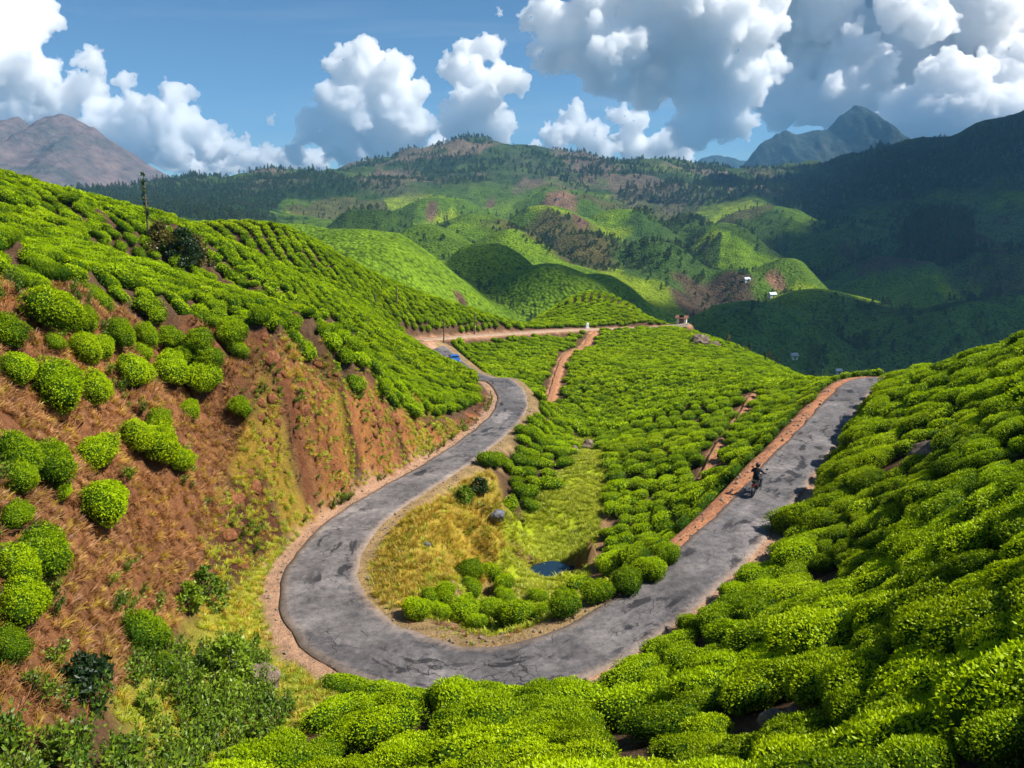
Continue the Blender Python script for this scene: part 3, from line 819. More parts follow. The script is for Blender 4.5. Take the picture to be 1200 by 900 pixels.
_c = blendc(_c, FOLD * 0.85, (0.030, 0.055, 0.016))  # dark wood colour, also painted in for the crease shadows
# ground that joins on to the near slopes keeps their tea
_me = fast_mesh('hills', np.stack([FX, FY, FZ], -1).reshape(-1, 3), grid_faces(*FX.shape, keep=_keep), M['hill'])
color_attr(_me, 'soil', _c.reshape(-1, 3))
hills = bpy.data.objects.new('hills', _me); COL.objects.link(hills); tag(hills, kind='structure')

# ------------------------------------------------------------------ mountains on the skyline
def mountain_material(name, a, b, c3):
    t = NT(name)
    p = t.pos()
    n0 = t.noise(p, 0.006, 8, 0.68); n1 = t.noise(p, 0.03, 6, 0.65)
    c = t.ramp(n0, [(0.35, a), (0.55, b), (0.7, c3)])
    c = t.mix(1.0, c, t.ramp(n1, [(0.3, (0.6, 0.6, 0.62)), (0.7, (1.35, 1.3, 1.3))]), 'MULTIPLY')
    return t.principled(c, 0.97, t.bump(n1, 1.0, 14.0), spec=0.05)
def mountain(name, outline, y, depth, base, mat, seed, rough=0.10):
    """a massif whose crest runs through the given skyline; it falls away before and behind"""
    X = np.array([py(u, v, y)[0] for u, v in outline]); Z = np.array([py(u, v, y)[2] for u, v in outline])
    nx, ny = (300, 150) if depth > 800 else (160, 70)
    gx = np.linspace(X[0], X[-1], nx); gy = np.linspace(-depth, depth * 0.8, ny)
    A, B = np.meshgrid(gx, gy, indexing='ij')
    crest = np.interp(gx, X, Z)
    crest = crest + (fbm(gx / 55, gx * 0 + 4, seed + 2, 5) - .5) * (crest - base) * 0.10
    bend = (fbm(gx / 500, gx * 0, seed, 3) - .5) * depth * 0.25
    t = np.abs(B - bend[:, None]) / depth
    prof = np.clip(1 - t, 0, 1) ** 1.25
    Zz = base + (crest[:, None] - base) * prof
    amp = (crest[:, None] - base)
    rid = 0.6 * ridged(A / 300 + (B / 1500), B / 900, seed + 3, 6) + 0.4 * ridged(A / 110 - B / 700, B / 500, seed + 6, 5) - 0.6
    Zz = Zz + rid * amp * rough * 4.2 * np.clip(t * 5, 0, 1) * np.clip(prof * 3, 0, 1)
    Zz = Zz + (fbm(A / 60, B / 60, seed + 8, 4) - .5) * amp * 0.06
    me = fast_mesh(name, np.stack([A, B + y, Zz], -1).reshape(-1, 3), grid_faces(nx, ny), mat)
    o = bpy.data.objects.new(name, me); COL.objects.link(o)
    return tag(o, kind='structure')
M['mt_brown'] = mountain_material('bare_mountain', (0.075, 0.080, 0.075), (0.150, 0.115, 0.108), (0.225, 0.165, 0.148))
M['mt_blue'] = mountain_material('wooded_mountain', (0.022, 0.040, 0.034), (0.034, 0.050, 0.042), (0.055, 0.060, 0.055))
mountain('mountain', [(-420, 250), (-300, 205), (-180, 190), (-80, 165), (-20, 152), (10, 143), (24, 137), (34, 141), (44, 147), (58, 138), (74, 133), (88, 138), (105, 148), (125, 160), (150, 177), (172, 192), (190, 204), (210, 212), (240, 216), (300, 228)], 2700, 900, -60, M['mt_brown'], 31, 0.11)
mountain('mountain', [(815, 235), (850, 214), (872, 205), (880, 192), (888, 176), (898, 164), (912, 155), (925, 152), (935, 156), (955, 153), (970, 147), (982, 137), (996, 128), (1003, 127), (1010, 132), (1022, 144), (1035, 160), (1050, 174), (1080, 190), (1150, 205), (1250, 225)], 3400, 1000, -60, M['mt_blue'], 47, 0.10)
mountain('mountain', [(180, 232), (215, 212), (235, 207), (255, 205), (275, 209), (300, 205), (318, 208), (330, 202), (345, 207), (380, 209), (420, 215), (480, 225)], 4800, 700, -60, M['mt_blue'], 53, 0.08)
mountain('mountain', [(740, 225), (790, 200), (812, 189), (830, 184), (850, 183), (875, 188), (900, 196), (940, 215)], 4800, 700, -60, M['mt_blue'], 59, 0.08)
# ------------------------------------------------------------------ plants: shapes shared by many
def leaf_cloud(P, N, size, wid, rs, up=0.5, spread=0.6, col=None, face=0.35):
    """kite-shaped leaves at points P (normals N): verts, faces, per-vertex (chance, newness)"""
    n = len(P)
    d = N * (1 - up) * 0.6 + np.array([0, 0, 1.0]) * up + rs.normal(0, spread, (n, 3))
    d /= np.linalg.norm(d, axis=1)[:, None]
    side = np.cross(N + rs.normal(0, face, (n, 3)), d); side /= np.linalg.norm(side, axis=1)[:, None] + 1e-9
    nor = np.cross(d, side)
    L = size * rs.uniform(0.6, 1.3, n)[:, None]; Wd = wid * rs.uniform(0.7, 1.3, n)[:, None]
    v0 = P; v1 = P + d * L * 0.45 + side * Wd; v2 = P + d * L + nor * L * 0.12; v3 = P + d * L * 0.45 - side * Wd
    V = np.stack([v0, v1, v2, v3], 1).reshape(-1, 3)
    k = np.arange(n)[:, None] * 4
    Fc = np.concatenate([k + [0, 1, 2], k + [0, 2, 3]], 0)
    r = rs.uniform(0, 1, n)
    g = np.ones(n) * 0.5 if col is None else col
    Cc = np.repeat(np.stack([r, g, 0 * r], 1), 4, 0)
    return V, Fc, Cc

def shape_mesh(name, parts):
    """parts: list of (V, F(tri), C or None, material); one mesh"""
    Vs, Fs, Cs, Ms, mats = [], [], [], [], []
    o = 0
    for V, Fc, Cc, m in parts:
        if m not in mats: mats.append(m)
        Vs.append(V); Fs.append(Fc + o); o += len(V)
        Cs.append(Cc if Cc is not None else np.full((len(V), 3), 0.5)); Ms.append(np.full(len(Fc), mats.index(m)))
    me = fast_mesh(name, np.vstack(Vs), np.vstack(Fs), None, smooth=False)
    for m in mats: me.materials.append(m)
    me.polygons.foreach_set('material_index', np.concatenate(Ms).astype(np.int32))
    color_attr(me, 'leaf', np.vstack(Cs))
    return me

def ico(sub=2):
    bm = bmesh.new(); bmesh.ops.create_icosphere(bm, subdivisions=sub, radius=1.0)
    V = np.array([v.co[:] for v in bm.verts]); Fc = np.array([[v.index for v in f.verts] for f in bm.faces]); bm.free()
    return V, Fc

def bush_radius(D, rs_par, flat):
    """radius of a clipped bush in direction D: wide flat dome, lobed, tucked in below"""
    ph, am = rs_par
    th = np.arctan2(D[:, 1], D[:, 0])
    lob = 1 + am[0] * np.sin(2 * th + ph[0]) + am[1] * np.sin(3 * th + ph[1]) + am[2] * np.sin(5 * th + ph[2])
    rho = np.hypot(D[:, 0], D[:, 1]); z = D[:, 2]
    hz = np.where(z > 0, 0.52 if flat < 2.6 else 0.42, 0.42)
    n = np.where(z > 0, flat, 2.0)
    rxy = (0.74 if flat < 2.6 else 0.80) * lob
    r = ((rho / rxy) ** n + (np.abs(z) / hz) ** n) ** (-1 / n)
    bump = 0.06 * np.sin(7 * D[:, 0] + ph[3]) * np.sin(6 * D[:, 1] + ph[4]) + 0.05 * np.sin(11 * D[:, 1] + 5 * D[:, 2] + ph[5])
    return r * (1 + bump)

def make_bush(name, seed, nleaf, size, wid, flat=2.6, mat=None, hullsub=2, cz=0.46):
    rs = np.random.default_rng(seed)
    par = (rs.uniform(0, 6.28, 8), rs.uniform([0.08, 0.04, 0.02], [0.22, 0.13, 0.06]))
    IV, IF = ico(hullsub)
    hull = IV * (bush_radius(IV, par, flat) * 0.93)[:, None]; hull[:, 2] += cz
    D = rs.normal(0, 1, (nleaf * 2, 3)); D /= np.linalg.norm(D, axis=1)[:, None]
    # keep the upper and side leaves, thin out underneath
    D = D[(D[:, 2] > -0.55) & (rs.uniform(0, 1, len(D)) < np.where(D[:, 2] > 0, 1, 0.75))][:nleaf]
    r = bush_radius(D, par, flat)
    P = D * r[:, None]
    e = 1e-2
    N = D * np.array([1, 1, 2.2]); N /= np.linalg.norm(N, axis=1)[:, None]
    P = P * rs.uniform(0.90, 1.03, len(P))[:, None]
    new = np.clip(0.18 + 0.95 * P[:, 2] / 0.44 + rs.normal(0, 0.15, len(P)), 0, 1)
    P[:, 2] += cz
    LV, LF, LC = leaf_cloud(P, N, size, wid, rs, 0.25, 0.6, new, 0.3)
    return shape_mesh(name, [(hull, IF, None, M['tea_hull']), (LV, LF, LC, mat or M['tea'])])

def make_stem(name, seed):
    """short gnarled stem that forks under the foliage"""
    rs = np.random.default_rng(seed)
    V, Fc = [], []
    def tube(p0, p1, r0, r1, n=6):
        o = len(V)
        ax = Vector(p1) - Vector(p0); q = ax.to_track_quat('Z', 'Y')
        for p, r in ((p0, r0), (p1, r1)):
            for k in range(n):
                a = 2 * math.pi * k / n
                V.append(tuple(Vector(p) + q @ Vector((r * math.cos(a), r * math.sin(a), 0))))
        for k in range(n):
            a, b = o + k, o + (k + 1) % n
            Fc.append((a, b, b + n)); Fc.append((a, b + n, a + n))
    tube((0, 0, -0.35), (0.02, 0.01, 0.12), 0.07, 0.05)
    for k in range(4):
        a = k * 1.57 + rs.uniform(0, 1)
        tube((0.02, 0.01, 0.08), (0.32 * math.cos(a), 0.32 * math.sin(a), 0.42), 0.035, 0.018)
    return fast_mesh(name, np.array(V), np.array(Fc), M['bark'], smooth=True)

NVAR = 6
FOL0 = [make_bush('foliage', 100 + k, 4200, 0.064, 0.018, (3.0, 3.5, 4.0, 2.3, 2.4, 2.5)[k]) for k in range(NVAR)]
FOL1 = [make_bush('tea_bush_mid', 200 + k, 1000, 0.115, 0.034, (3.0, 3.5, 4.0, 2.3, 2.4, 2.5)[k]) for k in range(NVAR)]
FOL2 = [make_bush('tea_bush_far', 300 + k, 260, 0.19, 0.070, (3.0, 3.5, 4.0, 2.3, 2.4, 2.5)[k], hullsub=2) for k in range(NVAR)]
STEMS = [make_stem('stem', 400 + k) for k in range(3)]

# ------------------------------------------------------------------ scatter: one object, many copies
def scatter_group(coll):
    g = bpy.data.node_groups.new('scatter', 'GeometryNodeTree')
    g.interface.new_socket('Geometry', in_out='INPUT', socket_type='NodeSocketGeometry')
    g.interface.new_socket('Geometry', in_out='OUTPUT', socket_type='NodeSocketGeometry')
    N = g.nodes
    gi = N.new('NodeGroupInput'); go = N.new('NodeGroupOutput')
    ci = N.new('GeometryNodeCollectionInfo'); ci.inputs['Collection'].default_value = coll
    ci.inputs['Separate Children'].default_value = True; ci.inputs['Reset Children'].default_value = True
    ip = N.new('GeometryNodeInstanceOnPoints'); ip.inputs['Pick Instance'].default_value = True
    def at(nm, typ):
        a = N.new('GeometryNodeInputNamedAttribute'); a.data_type = typ; a.inputs['Name'].default_value = nm
        return a.outputs['Attribute']
    g.links.new(gi.outputs[0], ip.inputs['Points']); g.links.new(ci.outputs[0], ip.inputs['Instance'])
    g.links.new(at('pick', 'INT'), ip.inputs['Instance Index'])
    g.links.new(at('rot', 'FLOAT_VECTOR'), ip.inputs['Rotation'])
    g.links.new(at('size', 'FLOAT_VECTOR'), ip.inputs['Scale'])
    g.links.new(ip.outputs[0], go.inputs[0])
    return g

def scatter(name, shapes, P, rot, size, pick, label=None, cat=None):
    coll = bpy.data.collections.new(name + '_shapes')
    for k, me in enumerate(shapes):
        coll.objects.link(bpy.data.objects.new('%s_shape_%02d' % (name, k), me))
    me = bpy.data.meshes.new(name)
    P = np.asarray(P, np.float32)
    me.vertices.add(len(P)); me.vertices.foreach_set('co', P.ravel())
    for nm, typ, dat, key in (('pick', 'INT', pick, 'value'), ('rot', 'FLOAT_VECTOR', rot, 'vector'), ('size', 'FLOAT_VECTOR', size, 'vector')):
        a = me.attributes.new(nm, typ, 'POINT')
        a.data.foreach_set(key, np.asarray(dat, np.int32 if typ == 'INT' else np.float32).ravel())
    o = bpy.data.objects.new(name, me); COL.objects.link(o)
    md = o.modifiers.new('scatter', 'NODES'); md.node_group = scatter_group(coll)
    return tag(o, label, cat, kind='stuff')

def tilt(gx, gy, k, yaw):
    """euler angles that lean a plant by the share k toward the slope's normal, then turn it by yaw"""
    out = np.empty((len(yaw), 3))
    for i, (a, b, w) in enumerate(zip(gx, gy, yaw)):
        n = Vector((-a * k, -b * k, 1)).normalized()
        q = Vector((0, 0, 1)).rotation_difference(n) @ Euler((0, 0, w)).to_quaternion()
        out[i] = q.to_euler()[:]
    return out
# ------------------------------------------------------------------ trees
def tube_v(V, Fc, p0, p1, r0, r1, n=6):
    o = len(V)
    q = (Vector(p1) - Vector(p0)).to_track_quat('Z', 'Y')
    for p, r in ((p0, r0), (p1, r1)):
        for k in range(n):
            a = 2 * math.pi * k / n
            V.append(tuple(Vector(p) + q @ Vector((r * math.cos(a), r * math.sin(a), 0))))
    for k in range(n):
        a, b = o + k, o + (k + 1) % n
        Fc.append((a, b, b + n)); Fc.append((a, b + n, a + n))

def tree_parts(seed, h, cw, c0, nclump, nleaf, size, taper=0.5, limbs=7):
    """trunk with limbs, and leaves in clumps round the limbs' ends. cw: crown radius, c0: height where it starts"""
    rs = np.random.default_rng(seed)
    V, Fc = [], []
    bend = rs.normal(0, 0.02 * h, 2)
    top = np.array([bend[0], bend[1], h * 0.94])
    mid = np.array([bend[0] * .3, bend[1] * .3, h * 0.45])
    tube_v(V, Fc, (0, 0, -0.3), tuple(mid), h * 0.020, h * 0.014)
    tube_v(V, Fc, tuple(mid), tuple(top), h * 0.014, h * 0.004)
    P, N, g = [], [], []
    for k in range(nclump):
        t = (k + rs.uniform(0, 1)) / nclump
        z = c0 + (h - c0) * t
        w = cw * (math.sin(math.pi * min(1, 0.12 + 0.88 * t ** taper)) ** 0.7 + 0.12)
        a = rs.uniform(0, 6.283); rr = w * math.sqrt(rs.uniform(0.15, 1))
        c = np.array([bend[0] * t + rr * math.cos(a), bend[1] * t + rr * math.sin(a), z])
        if k % max(1, nclump // limbs) == 0:
            f = max(0.1, (z - 0.25 * rr) / h); tp = np.array([bend[0] * f, bend[1] * f, h * f * 0.93])
            tube_v(V, Fc, tuple(tp), tuple(c), h * 0.006, h * 0.002, 4)
        m = max(3, nleaf // nclump)
        cs = cw * rs.uniform(0.22, 0.42)
        q = rs.normal(0, 1, (m, 3)); q /= np.linalg.norm(q, axis=1)[:, None]
        q = q * rs.uniform(0.5, 1, (m, 1))
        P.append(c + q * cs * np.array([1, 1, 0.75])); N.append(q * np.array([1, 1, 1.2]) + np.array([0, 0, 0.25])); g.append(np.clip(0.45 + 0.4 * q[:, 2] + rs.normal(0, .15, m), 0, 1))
    P = np.vstack(P); N = np.vstack(N); N /= np.linalg.norm(N, axis=1)[:, None] + 1e-9
    L = leaf_cloud(P, N, size, size * 0.36, rs, 0.2, 0.6, np.concatenate(g), 0.4)
    return (np.array(V), np.array(Fc)), L

def far_tree(name, seed, h, cw, c0, ncl, nl, size, mat):
    (TV, TF), (LV, LF, LC) = tree_parts(seed, h, cw, c0, ncl, nl, size)
    return shape_mesh(name, [(TV, TF, None, M['bark']), (LV, LF, LC, mat)])
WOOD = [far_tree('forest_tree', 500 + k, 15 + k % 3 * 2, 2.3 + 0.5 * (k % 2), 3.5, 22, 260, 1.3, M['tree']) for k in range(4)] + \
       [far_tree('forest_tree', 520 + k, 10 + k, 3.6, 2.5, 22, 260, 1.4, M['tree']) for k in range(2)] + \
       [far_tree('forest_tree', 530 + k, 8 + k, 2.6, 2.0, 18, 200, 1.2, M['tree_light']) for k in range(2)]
_tp, _tk, _ts = [], [], []
def plant(poly, spacing, kinds, smin, smax, noise_s=None, cut=0.45, cap=9000):
    lo, hi = poly.min(0), poly.max(0)
    n = int((hi[0] - lo[0]) * (hi[1] - lo[1]) / spacing ** 2)
    n = min(n, 90000)
    x = rng.uniform(lo[0], hi[0], n); y = rng.uniform(lo[1], hi[1], n)
    m = inside(poly, x, y)
    if noise_s: m &= fbm(x / noise_s, y / noise_s, 404, 3) > cut
    x, y = x[m][:cap], y[m][:cap]
    _tp.append(np.stack([x, y, HF(x, y) - 0.3], 1)); _tk.append(rng.choice(kinds, len(x))); _ts.append(rng.uniform(smin, smax, len(x)))
plant(FARP['wood_left'], 4.2, [0, 1, 2, 3, 4], 0.36, 0.72, cap=14000)
plant(FARP['wood_ridge'], 9, [0, 4, 5, 6, 7], 0.4, 0.75, 60, 0.46)
plant(FARP['wood_mid'], 7.5, [0, 1, 2, 3, 4, 5], 0.5, 0.9, 80, 0.36)
plant(FARP['cliff'], 16, [4, 5, 0], 0.5, 0.9, 60, 0.5)
plant(FARP['wood_right'], 8, [0, 1, 2, 3, 4, 5, 6], 0.5, 0.95, 120, 0.38, 14000)
plant(FARP['wood_centre'], 6, [4, 5, 6, 7, 6, 7], 0.35, 0.7, 60, 0.38)
plant(FARP['scrub'], 7, [4, 5, 6], 0.25, 0.5, 40, 0.46)
plant(FARP['grove'], 6, [0, 1, 2, 3], 0.8, 1.3)
plant(FARP['slope_right'], 9, [0, 1, 4, 5, 6], 0.35, 0.75, 110, 0.52)
_allp = np.array([(-500, 420), (500, 420), (900, 1700), (-900, 1700)], float)
plant(np.array([(-600, 1450), (150, 1600), (700, 1500), (700, 1900), (0, 2000), (-700, 1900)], float), 11, [0, 4, 5, 5, 6], 0.35, 0.8, 80, 0.50, 7000)
_kf = rng.choice(FOLD.size, 9000, p=(FOLD * FR ** 2 / (FOLD * FR ** 2).sum()).ravel())
_fx = FX.ravel()[_kf] + rng.normal(0, 1.5, 9000); _fy = FY.ravel()[_kf] + rng.normal(0, 1.5, 9000)
_tp.append(np.stack([_fx, _fy, HF(_fx, _fy) - .3], 1)); _tk.append(rng.choice([0, 1, 4, 5, 5, 6], 9000)); _ts.append(rng.uniform(0.2, 0.5, 9000) * np.clip(np.hypot(_fx, _fy) / 700, .55, 1.2))
plant(_allp, 11, [0, 1, 4, 5, 6, 7], 0.22, 0.55, None, 0, 20000)
_ck = cell_of(_tp[-1][:, 0], _tp[-1][:, 1]); _pr = np.array([0.05, 0.10, 0.02, 1.0, 0.45])[_ck]
_mk = rng.uniform(size=len(_ck)) < _pr
_tp[-1] = _tp[-1][_mk]; _tk[-1] = _tk[-1][_mk]; _ts[-1] = _ts[-1][_mk]
plant(FARP['dark_hill'], 13, [0, 1, 4, 6], 0.25, 0.45, 50, 0.54)
_tp = np.vstack(_tp); _tk = np.concatenate(_tk); _ts = np.concatenate(_ts)
_rt = np.zeros((len(_tp), 3)); _rt[:, 2] = rng.uniform(0, 6.28, len(_tp))
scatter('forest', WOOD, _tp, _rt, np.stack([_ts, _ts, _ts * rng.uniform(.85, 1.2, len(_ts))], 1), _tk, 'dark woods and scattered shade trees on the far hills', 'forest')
print('forest', len(_tp))
# ------------------------------------------------------------------ tea
_px = np.gradient(ROAD[:, 0]); _py = np.gradient(ROAD[:, 1])
def road_side(x, y):
    """> 0 on the inside of the hairpin, < 0 outside; distance; index"""
    d, i = nearest_on(ROAD, x, y, 999)
    return (x - ROAD[i, 0]) * _py[i] - (y - ROAD[i, 1]) * _px[i], d, i
NO_TEA = [P_DRY, P_BANK, P_VERGE, P_KNOLL, P_MEADOW, P_INNER, P_TRAIL, P_WEED]
def clear(x, y, road=0.9, far=2.6):
    d, i = nearest_on(ROAD, x, y)
    m = d > HALF[i] + road
    m &= nearest_on(FARROAD, x, y)[0] > far
    m &= nearest_on(FOOT1, x, y)[0] > 1.3
    m &= nearest_on(FOOT2, x, y)[0] > 0.72
    for p in NO_TEA: m &= ~inside(p, x, y)
    return m
_out = []
def field(x0, x1, y0, y1, row, gap, ang, jit, size, test):
    """tea set in rows that run at the angle ang"""
    c, s = math.cos(ang), math.sin(ang)
    cx, cy = (x0 + x1) / 2, (y0 + y1) / 2
    L = math.hypot(x1 - x0, y1 - y0) / 2 + 2
    a, b = np.meshgrid(np.arange(-L, L, gap), np.arange(-L, L, row), indexing='ij')
    a = a + (np.round(b / row) % 2) * gap * 0.5
    a = a + rng.normal(0, jit * gap, a.shape); b = b + rng.normal(0, jit * row * 0.6, a.shape)
    b = b + (fbm(a / 9 + 50, b / 9, 88, 2) - .5) * 2.2          # rows waver
    x = (cx + a * c - b * s).ravel(); y = (cy + a * s + b * c).ravel()
    m = (x > x0) & (x < x1) & (y > y0) & (y < y1)
    x, y = x[m], y[m]
    m = test(x, y)
    x, y = x[m], y[m]
    _out.append(np.stack([x, y, size * rng.uniform(0.82, 1.18, len(x)), np.full(len(x), ang)], 1))
# the near slope: plants close into cushions, dark lanes between
field(-12, 50, 3, 62, 1.32, 1.08, R(-6), 0.20, 0.92, lambda x, y: clear(x, y, 1.0) & (road_side(x, y)[0] < 0) & (x > -9.5) & ((x > 0) | (y < 24)))
# inside the hairpin, then up to the ridge road
field(-4, 72, 30, 76, 1.36, 1.18, R(20), 0.16, 0.75, lambda x, y: clear(x, y, 1.0) & (road_side(x, y)[0] > 0) & (x > -1) & ((x > 3.2) | (y > 44)))
field(-8, 72, 76, 168, 1.40, 1.05, R(35), 0.12, 0.70, lambda x, y: clear(x, y, 1.6) & (x > -8 + (y - 76) * 0.10) & (x < 70))
field(-6, 9, 46, 82, 1.30, 1.0, R(60), 0.12, 0.72, lambda x, y: clear(x, y, 0.85) & (road_side(x, y)[0] > 0) & (x <= np.where(y < 76, np.where(y > 44, -1, 9), -8 + (y - 76) * 0.10) + 0) )
# the left-hand hill, and the long shoulder behind it
field(-78, 10, 28, 76, 1.38, 0.92, R(-32), 0.10, 0.72, lambda x, y: clear(x, y, 2.0) & (road_side(x, y)[0] <= 0) & (x < -1))
field(-78, 12, 76, 168, 1.42, 0.85, R(-50), 0.08, 0.68, lambda x, y: clear(x, y, 1.8) & (x <= -8 + (y - 76) * 0.10))
field(0, 60, 168, 205, 1.6, 0.9, R(80), 0.06, 0.70, lambda x, y: clear(x, y, 1.8))
_f0 = _out[0]                                                     # uneven growth on the near slope, a plant missing here and there
_f0[:, 2] *= 0.70 + 0.5 * vnoise(_f0[:, 0] / 2.3, _f0[:, 1] / 2.3, 61) + rng.normal(0, 0.07, len(_f0))
_f0[:, 2] = np.where(_f0[:, 0] < 3.0, np.maximum(_f0[:, 2], 0.85), _f0[:, 2])
_gap = world_poly([(664, 818), (690, 815), (735, 846), (775, 905), (722, 905), (694, 862)])
_out[0] = _f0[(~inside(_gap, _f0[:, 0], _f0[:, 1])) & (rng.uniform(size=len(_f0)) > 0.05) & (np.hypot((_f0[:, 0] - hit(1085, 535)[0]) / 1.5, (_f0[:, 1] - hit(1085, 535)[1]) / 1.6) > 1) & (np.hypot(_f0[:, 0] - hit(920, 868)[0], _f0[:, 1] - hit(920, 868)[1]) > 1.35)]
BUSH = np.vstack(_out)
# bushes that stand singly on the dry slope, at the places the photograph shows: pixel, width in pixels
SINGLE = [(50, 365, 56), (12, 390, 40), (10, 433, 40), (57, 447, 55), (98, 452, 42), (90, 406, 36), (133, 389, 36), (168, 392, 30), (148, 431, 44), (195, 428, 42), (240, 437, 40), (240, 392, 34), (203, 390, 30), (272, 408, 28),
          (275, 386, 38), (220, 479, 28), (282, 474, 27), (60, 400, 22), (108, 524, 42), (150, 508, 44), (172, 516, 48), (204, 535, 34), (45, 540, 50), (6, 530, 54), (105, 584, 54), (66, 576, 24), (10, 602, 36), (36, 640, 64), (10, 662, 50),
          (14, 708, 50), (4, 760, 40), (157, 740, 54), (183, 780, 29), (95, 375, 34), (182, 495, 34), (10, 560, 40), (250, 415, 34), (222, 410, 30), (118, 404, 26), (68, 372, 22), (165, 412, 22)]

INNER = [(488, 714, 34), (512, 716, 28), (505, 700, 30), (540, 708, 36), (575, 712, 38), (607, 722, 54), (640, 716, 30), (663, 706, 44), (700, 693, 36), (735, 682, 40), (762, 668, 36), (548, 664, 32), (572, 672, 30), (596, 684, 28), (548, 688, 30), (524, 692, 26),
         (720, 665, 34), (745, 650, 36), (780, 650, 34), (628, 700, 26), (590, 700, 28), (560, 730, 26)]
_sg = []
for k, (u, v, w) in enumerate(SINGLE + INNER):
    p = hit(u, v + w * 0.30)
    dist = float(np.linalg.norm(p - CAM))
    _sg.append((p[0], p[1], max(0.45, w / FPX * dist / 1.62), rng.uniform(0, 6.28), 1.0 if k < len(SINGLE) else 2.0))
BUSH = np.hstack([BUSH, np.zeros((len(BUSH), 1))])
BUSH = np.vstack([BUSH, np.array(_sg)])
BX, BY, BS, BA, BSINGLE = BUSH.T
BZ = H(BX, BY)
_pu, _pv2, _pf = project(np.stack([BX, BY, BZ + 0.6], 1))
_seen = (_pf > 9.5) & (_pu > -60) & (_pu < 1260) & (_pv2 > 100) & (_pv2 < 960)
# drop what the camera could never see even from a step aside
_keep_b = (_pf > 9.5) & (_pu > -350) & (_pu < 1550) & (_pv2 < 1250)
_rock_gap = [(hit(1088, 538), 3.0, 'tea bush at the rim of the hole with the brown rock'), (hit(940, 868), 2.8, 'tea bush overhanging the boulder and the split rock'), (hit(720, 860), 2.4, 'tea bush beside the bare gully under the road edge')]
_dist = np.sqrt((BX - CAM[0]) ** 2 + (BY - CAM[1]) ** 2 + (BZ - CAM[2]) ** 2)

def visible(x, y, z):
    """is the sight line to a bush top free of ground?"""
    t = np.linspace(0.04, 0.97, 60)[None, :]
    X = CAM[0] + (x[:, None] - CAM[0]) * t; Y = CAM[1] + (y[:, None] - CAM[1]) * t; Z = CAM[2] + (z[:, None] - CAM[2]) * t
    return (Z > H(X, Y) - 0.1).all(1)
_vis = visible(BX, BY, BZ + 1.0)
_score = np.where(_seen & _vis & (_pv2 < 905) & (_pu > 0) & (_pu < 1200), BS / _dist, 0) + (BSINGLE > 0) * 10 * (_pu > -10)
_order = np.argsort(-_score)
_pick = np.zeros(len(BX), bool); _pick[_order[:300]] = True
_yaw = np.where(rng.uniform(size=len(BX)) < 0.5, BA, BA + np.pi) + rng.normal(0, 0.35, len(BX))
_gx2, _gy2 = G(BX, BY)
_rot = tilt(_gx2, _gy2, np.float64(0.72), _yaw)
_sx = BS * np.where(BSINGLE > 0, rng.uniform(0.95, 1.1, len(BX)), rng.uniform(0.95, 1.5, len(BX))); _sy = BS * rng.uniform(0.85, 1.06, len(BX)); _sz = BS * rng.uniform(0.85, 1.12, len(BX))
_var = np.where(BSINGLE > 0, rng.integers(3, 6, len(BX)), rng.integers(0, 5, len(BX)))
_edge = nearest_on(ROAD, BX, BY)[0]; _edge = _edge - HALF[nearest_on(ROAD, BX, BY)[1]]
def single_label(i):
    u, v = _pu[i], _pv2[i]
    if v > 740 and u > 168: return 'small tea bush lowest on the dry slope, just above the weed thicket'
    if v > 690 and u > 120: return 'large ball shaped tea bush standing alone low on the dry slope'
    if u > 262 and v > 445: return 'narrow tea bush alone on the brow of the cut bank'
    if u > 205 and v > 455: return 'small dark tea bush alone on bare dry grass below the upper bushes'
    if v > 480 and u > 95: return 'tea bush in the clump half way down the dry slope'
    if v > 480: return 'tea bush in the thick column of bushes down the side of the dry slope'
    return 'small tea bush among the spaced bushes on the upper dry slope' if BS[i] < 0.72 else 'rounded tea bush among the spaced bushes on the upper dry slope'
for i in np.where(_pick)[0]:
    root = empty('tea_bush', (BX[i], BY[i], BZ[i]), _rot[i], (_sx[i], _sy[i], _sz[i]))
    if BSINGLE[i] == 1:
        tag(root, single_label(i), 'bush', 'tea bushes scattered on the dry slope')
    elif road_side(BX[i:i + 1], BY[i:i + 1])[0][0] > 0:
        tag(root, 'small clipped tea bush in the hollow inside the hairpin bend', 'bush', 'tea bushes inside the hairpin')
    elif BX[i] < -1.0 and BY[i] > 25:
        tag(root, 'tea bush in the rows along the top of the dry slope and red cut bank', 'bush', 'tea bushes on the left-hand hill')
    elif BX[i] < 3.2:
        tag(root, 'bright green tea bush on the knoll just below the outer edge of the bend', 'bush', 'tea bushes on the knoll under the bend')
    else:
        lab = 'clipped tea bush in the dense cushions sloping down to the straight road'
        if _edge[i] < 1.6: lab = 'tea bush leaning over the tarmac edge of the straight road'
        elif BY[i] > 33: lab = 'tea bush high on the slope near its crest against the shaded valley'
        for q, rad, l2 in _rock_gap:
            if math.hypot(BX[i] - q[0], BY[i] - q[1]) < rad: lab = l2
        tag(root, lab, 'bush', 'tea bushes on the slope beside the straight road')
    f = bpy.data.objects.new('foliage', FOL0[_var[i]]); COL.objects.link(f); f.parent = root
    st = bpy.data.objects.new('stem', STEMS[i % 3]); COL.objects.link(st); st.parent = root
_rest = (~_pick) & _keep_b
_lod = np.where(_dist < 34, 0, np.where(_dist < 75, 1, 2))
_r = np.where(_rest)[0]
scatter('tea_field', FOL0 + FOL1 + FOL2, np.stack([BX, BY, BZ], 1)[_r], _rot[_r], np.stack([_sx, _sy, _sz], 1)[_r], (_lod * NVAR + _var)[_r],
        'rows of clipped tea bushes covering the hillsides', 'tea bushes')
print('tea bushes', len(BX), 'in scatter', len(_r))
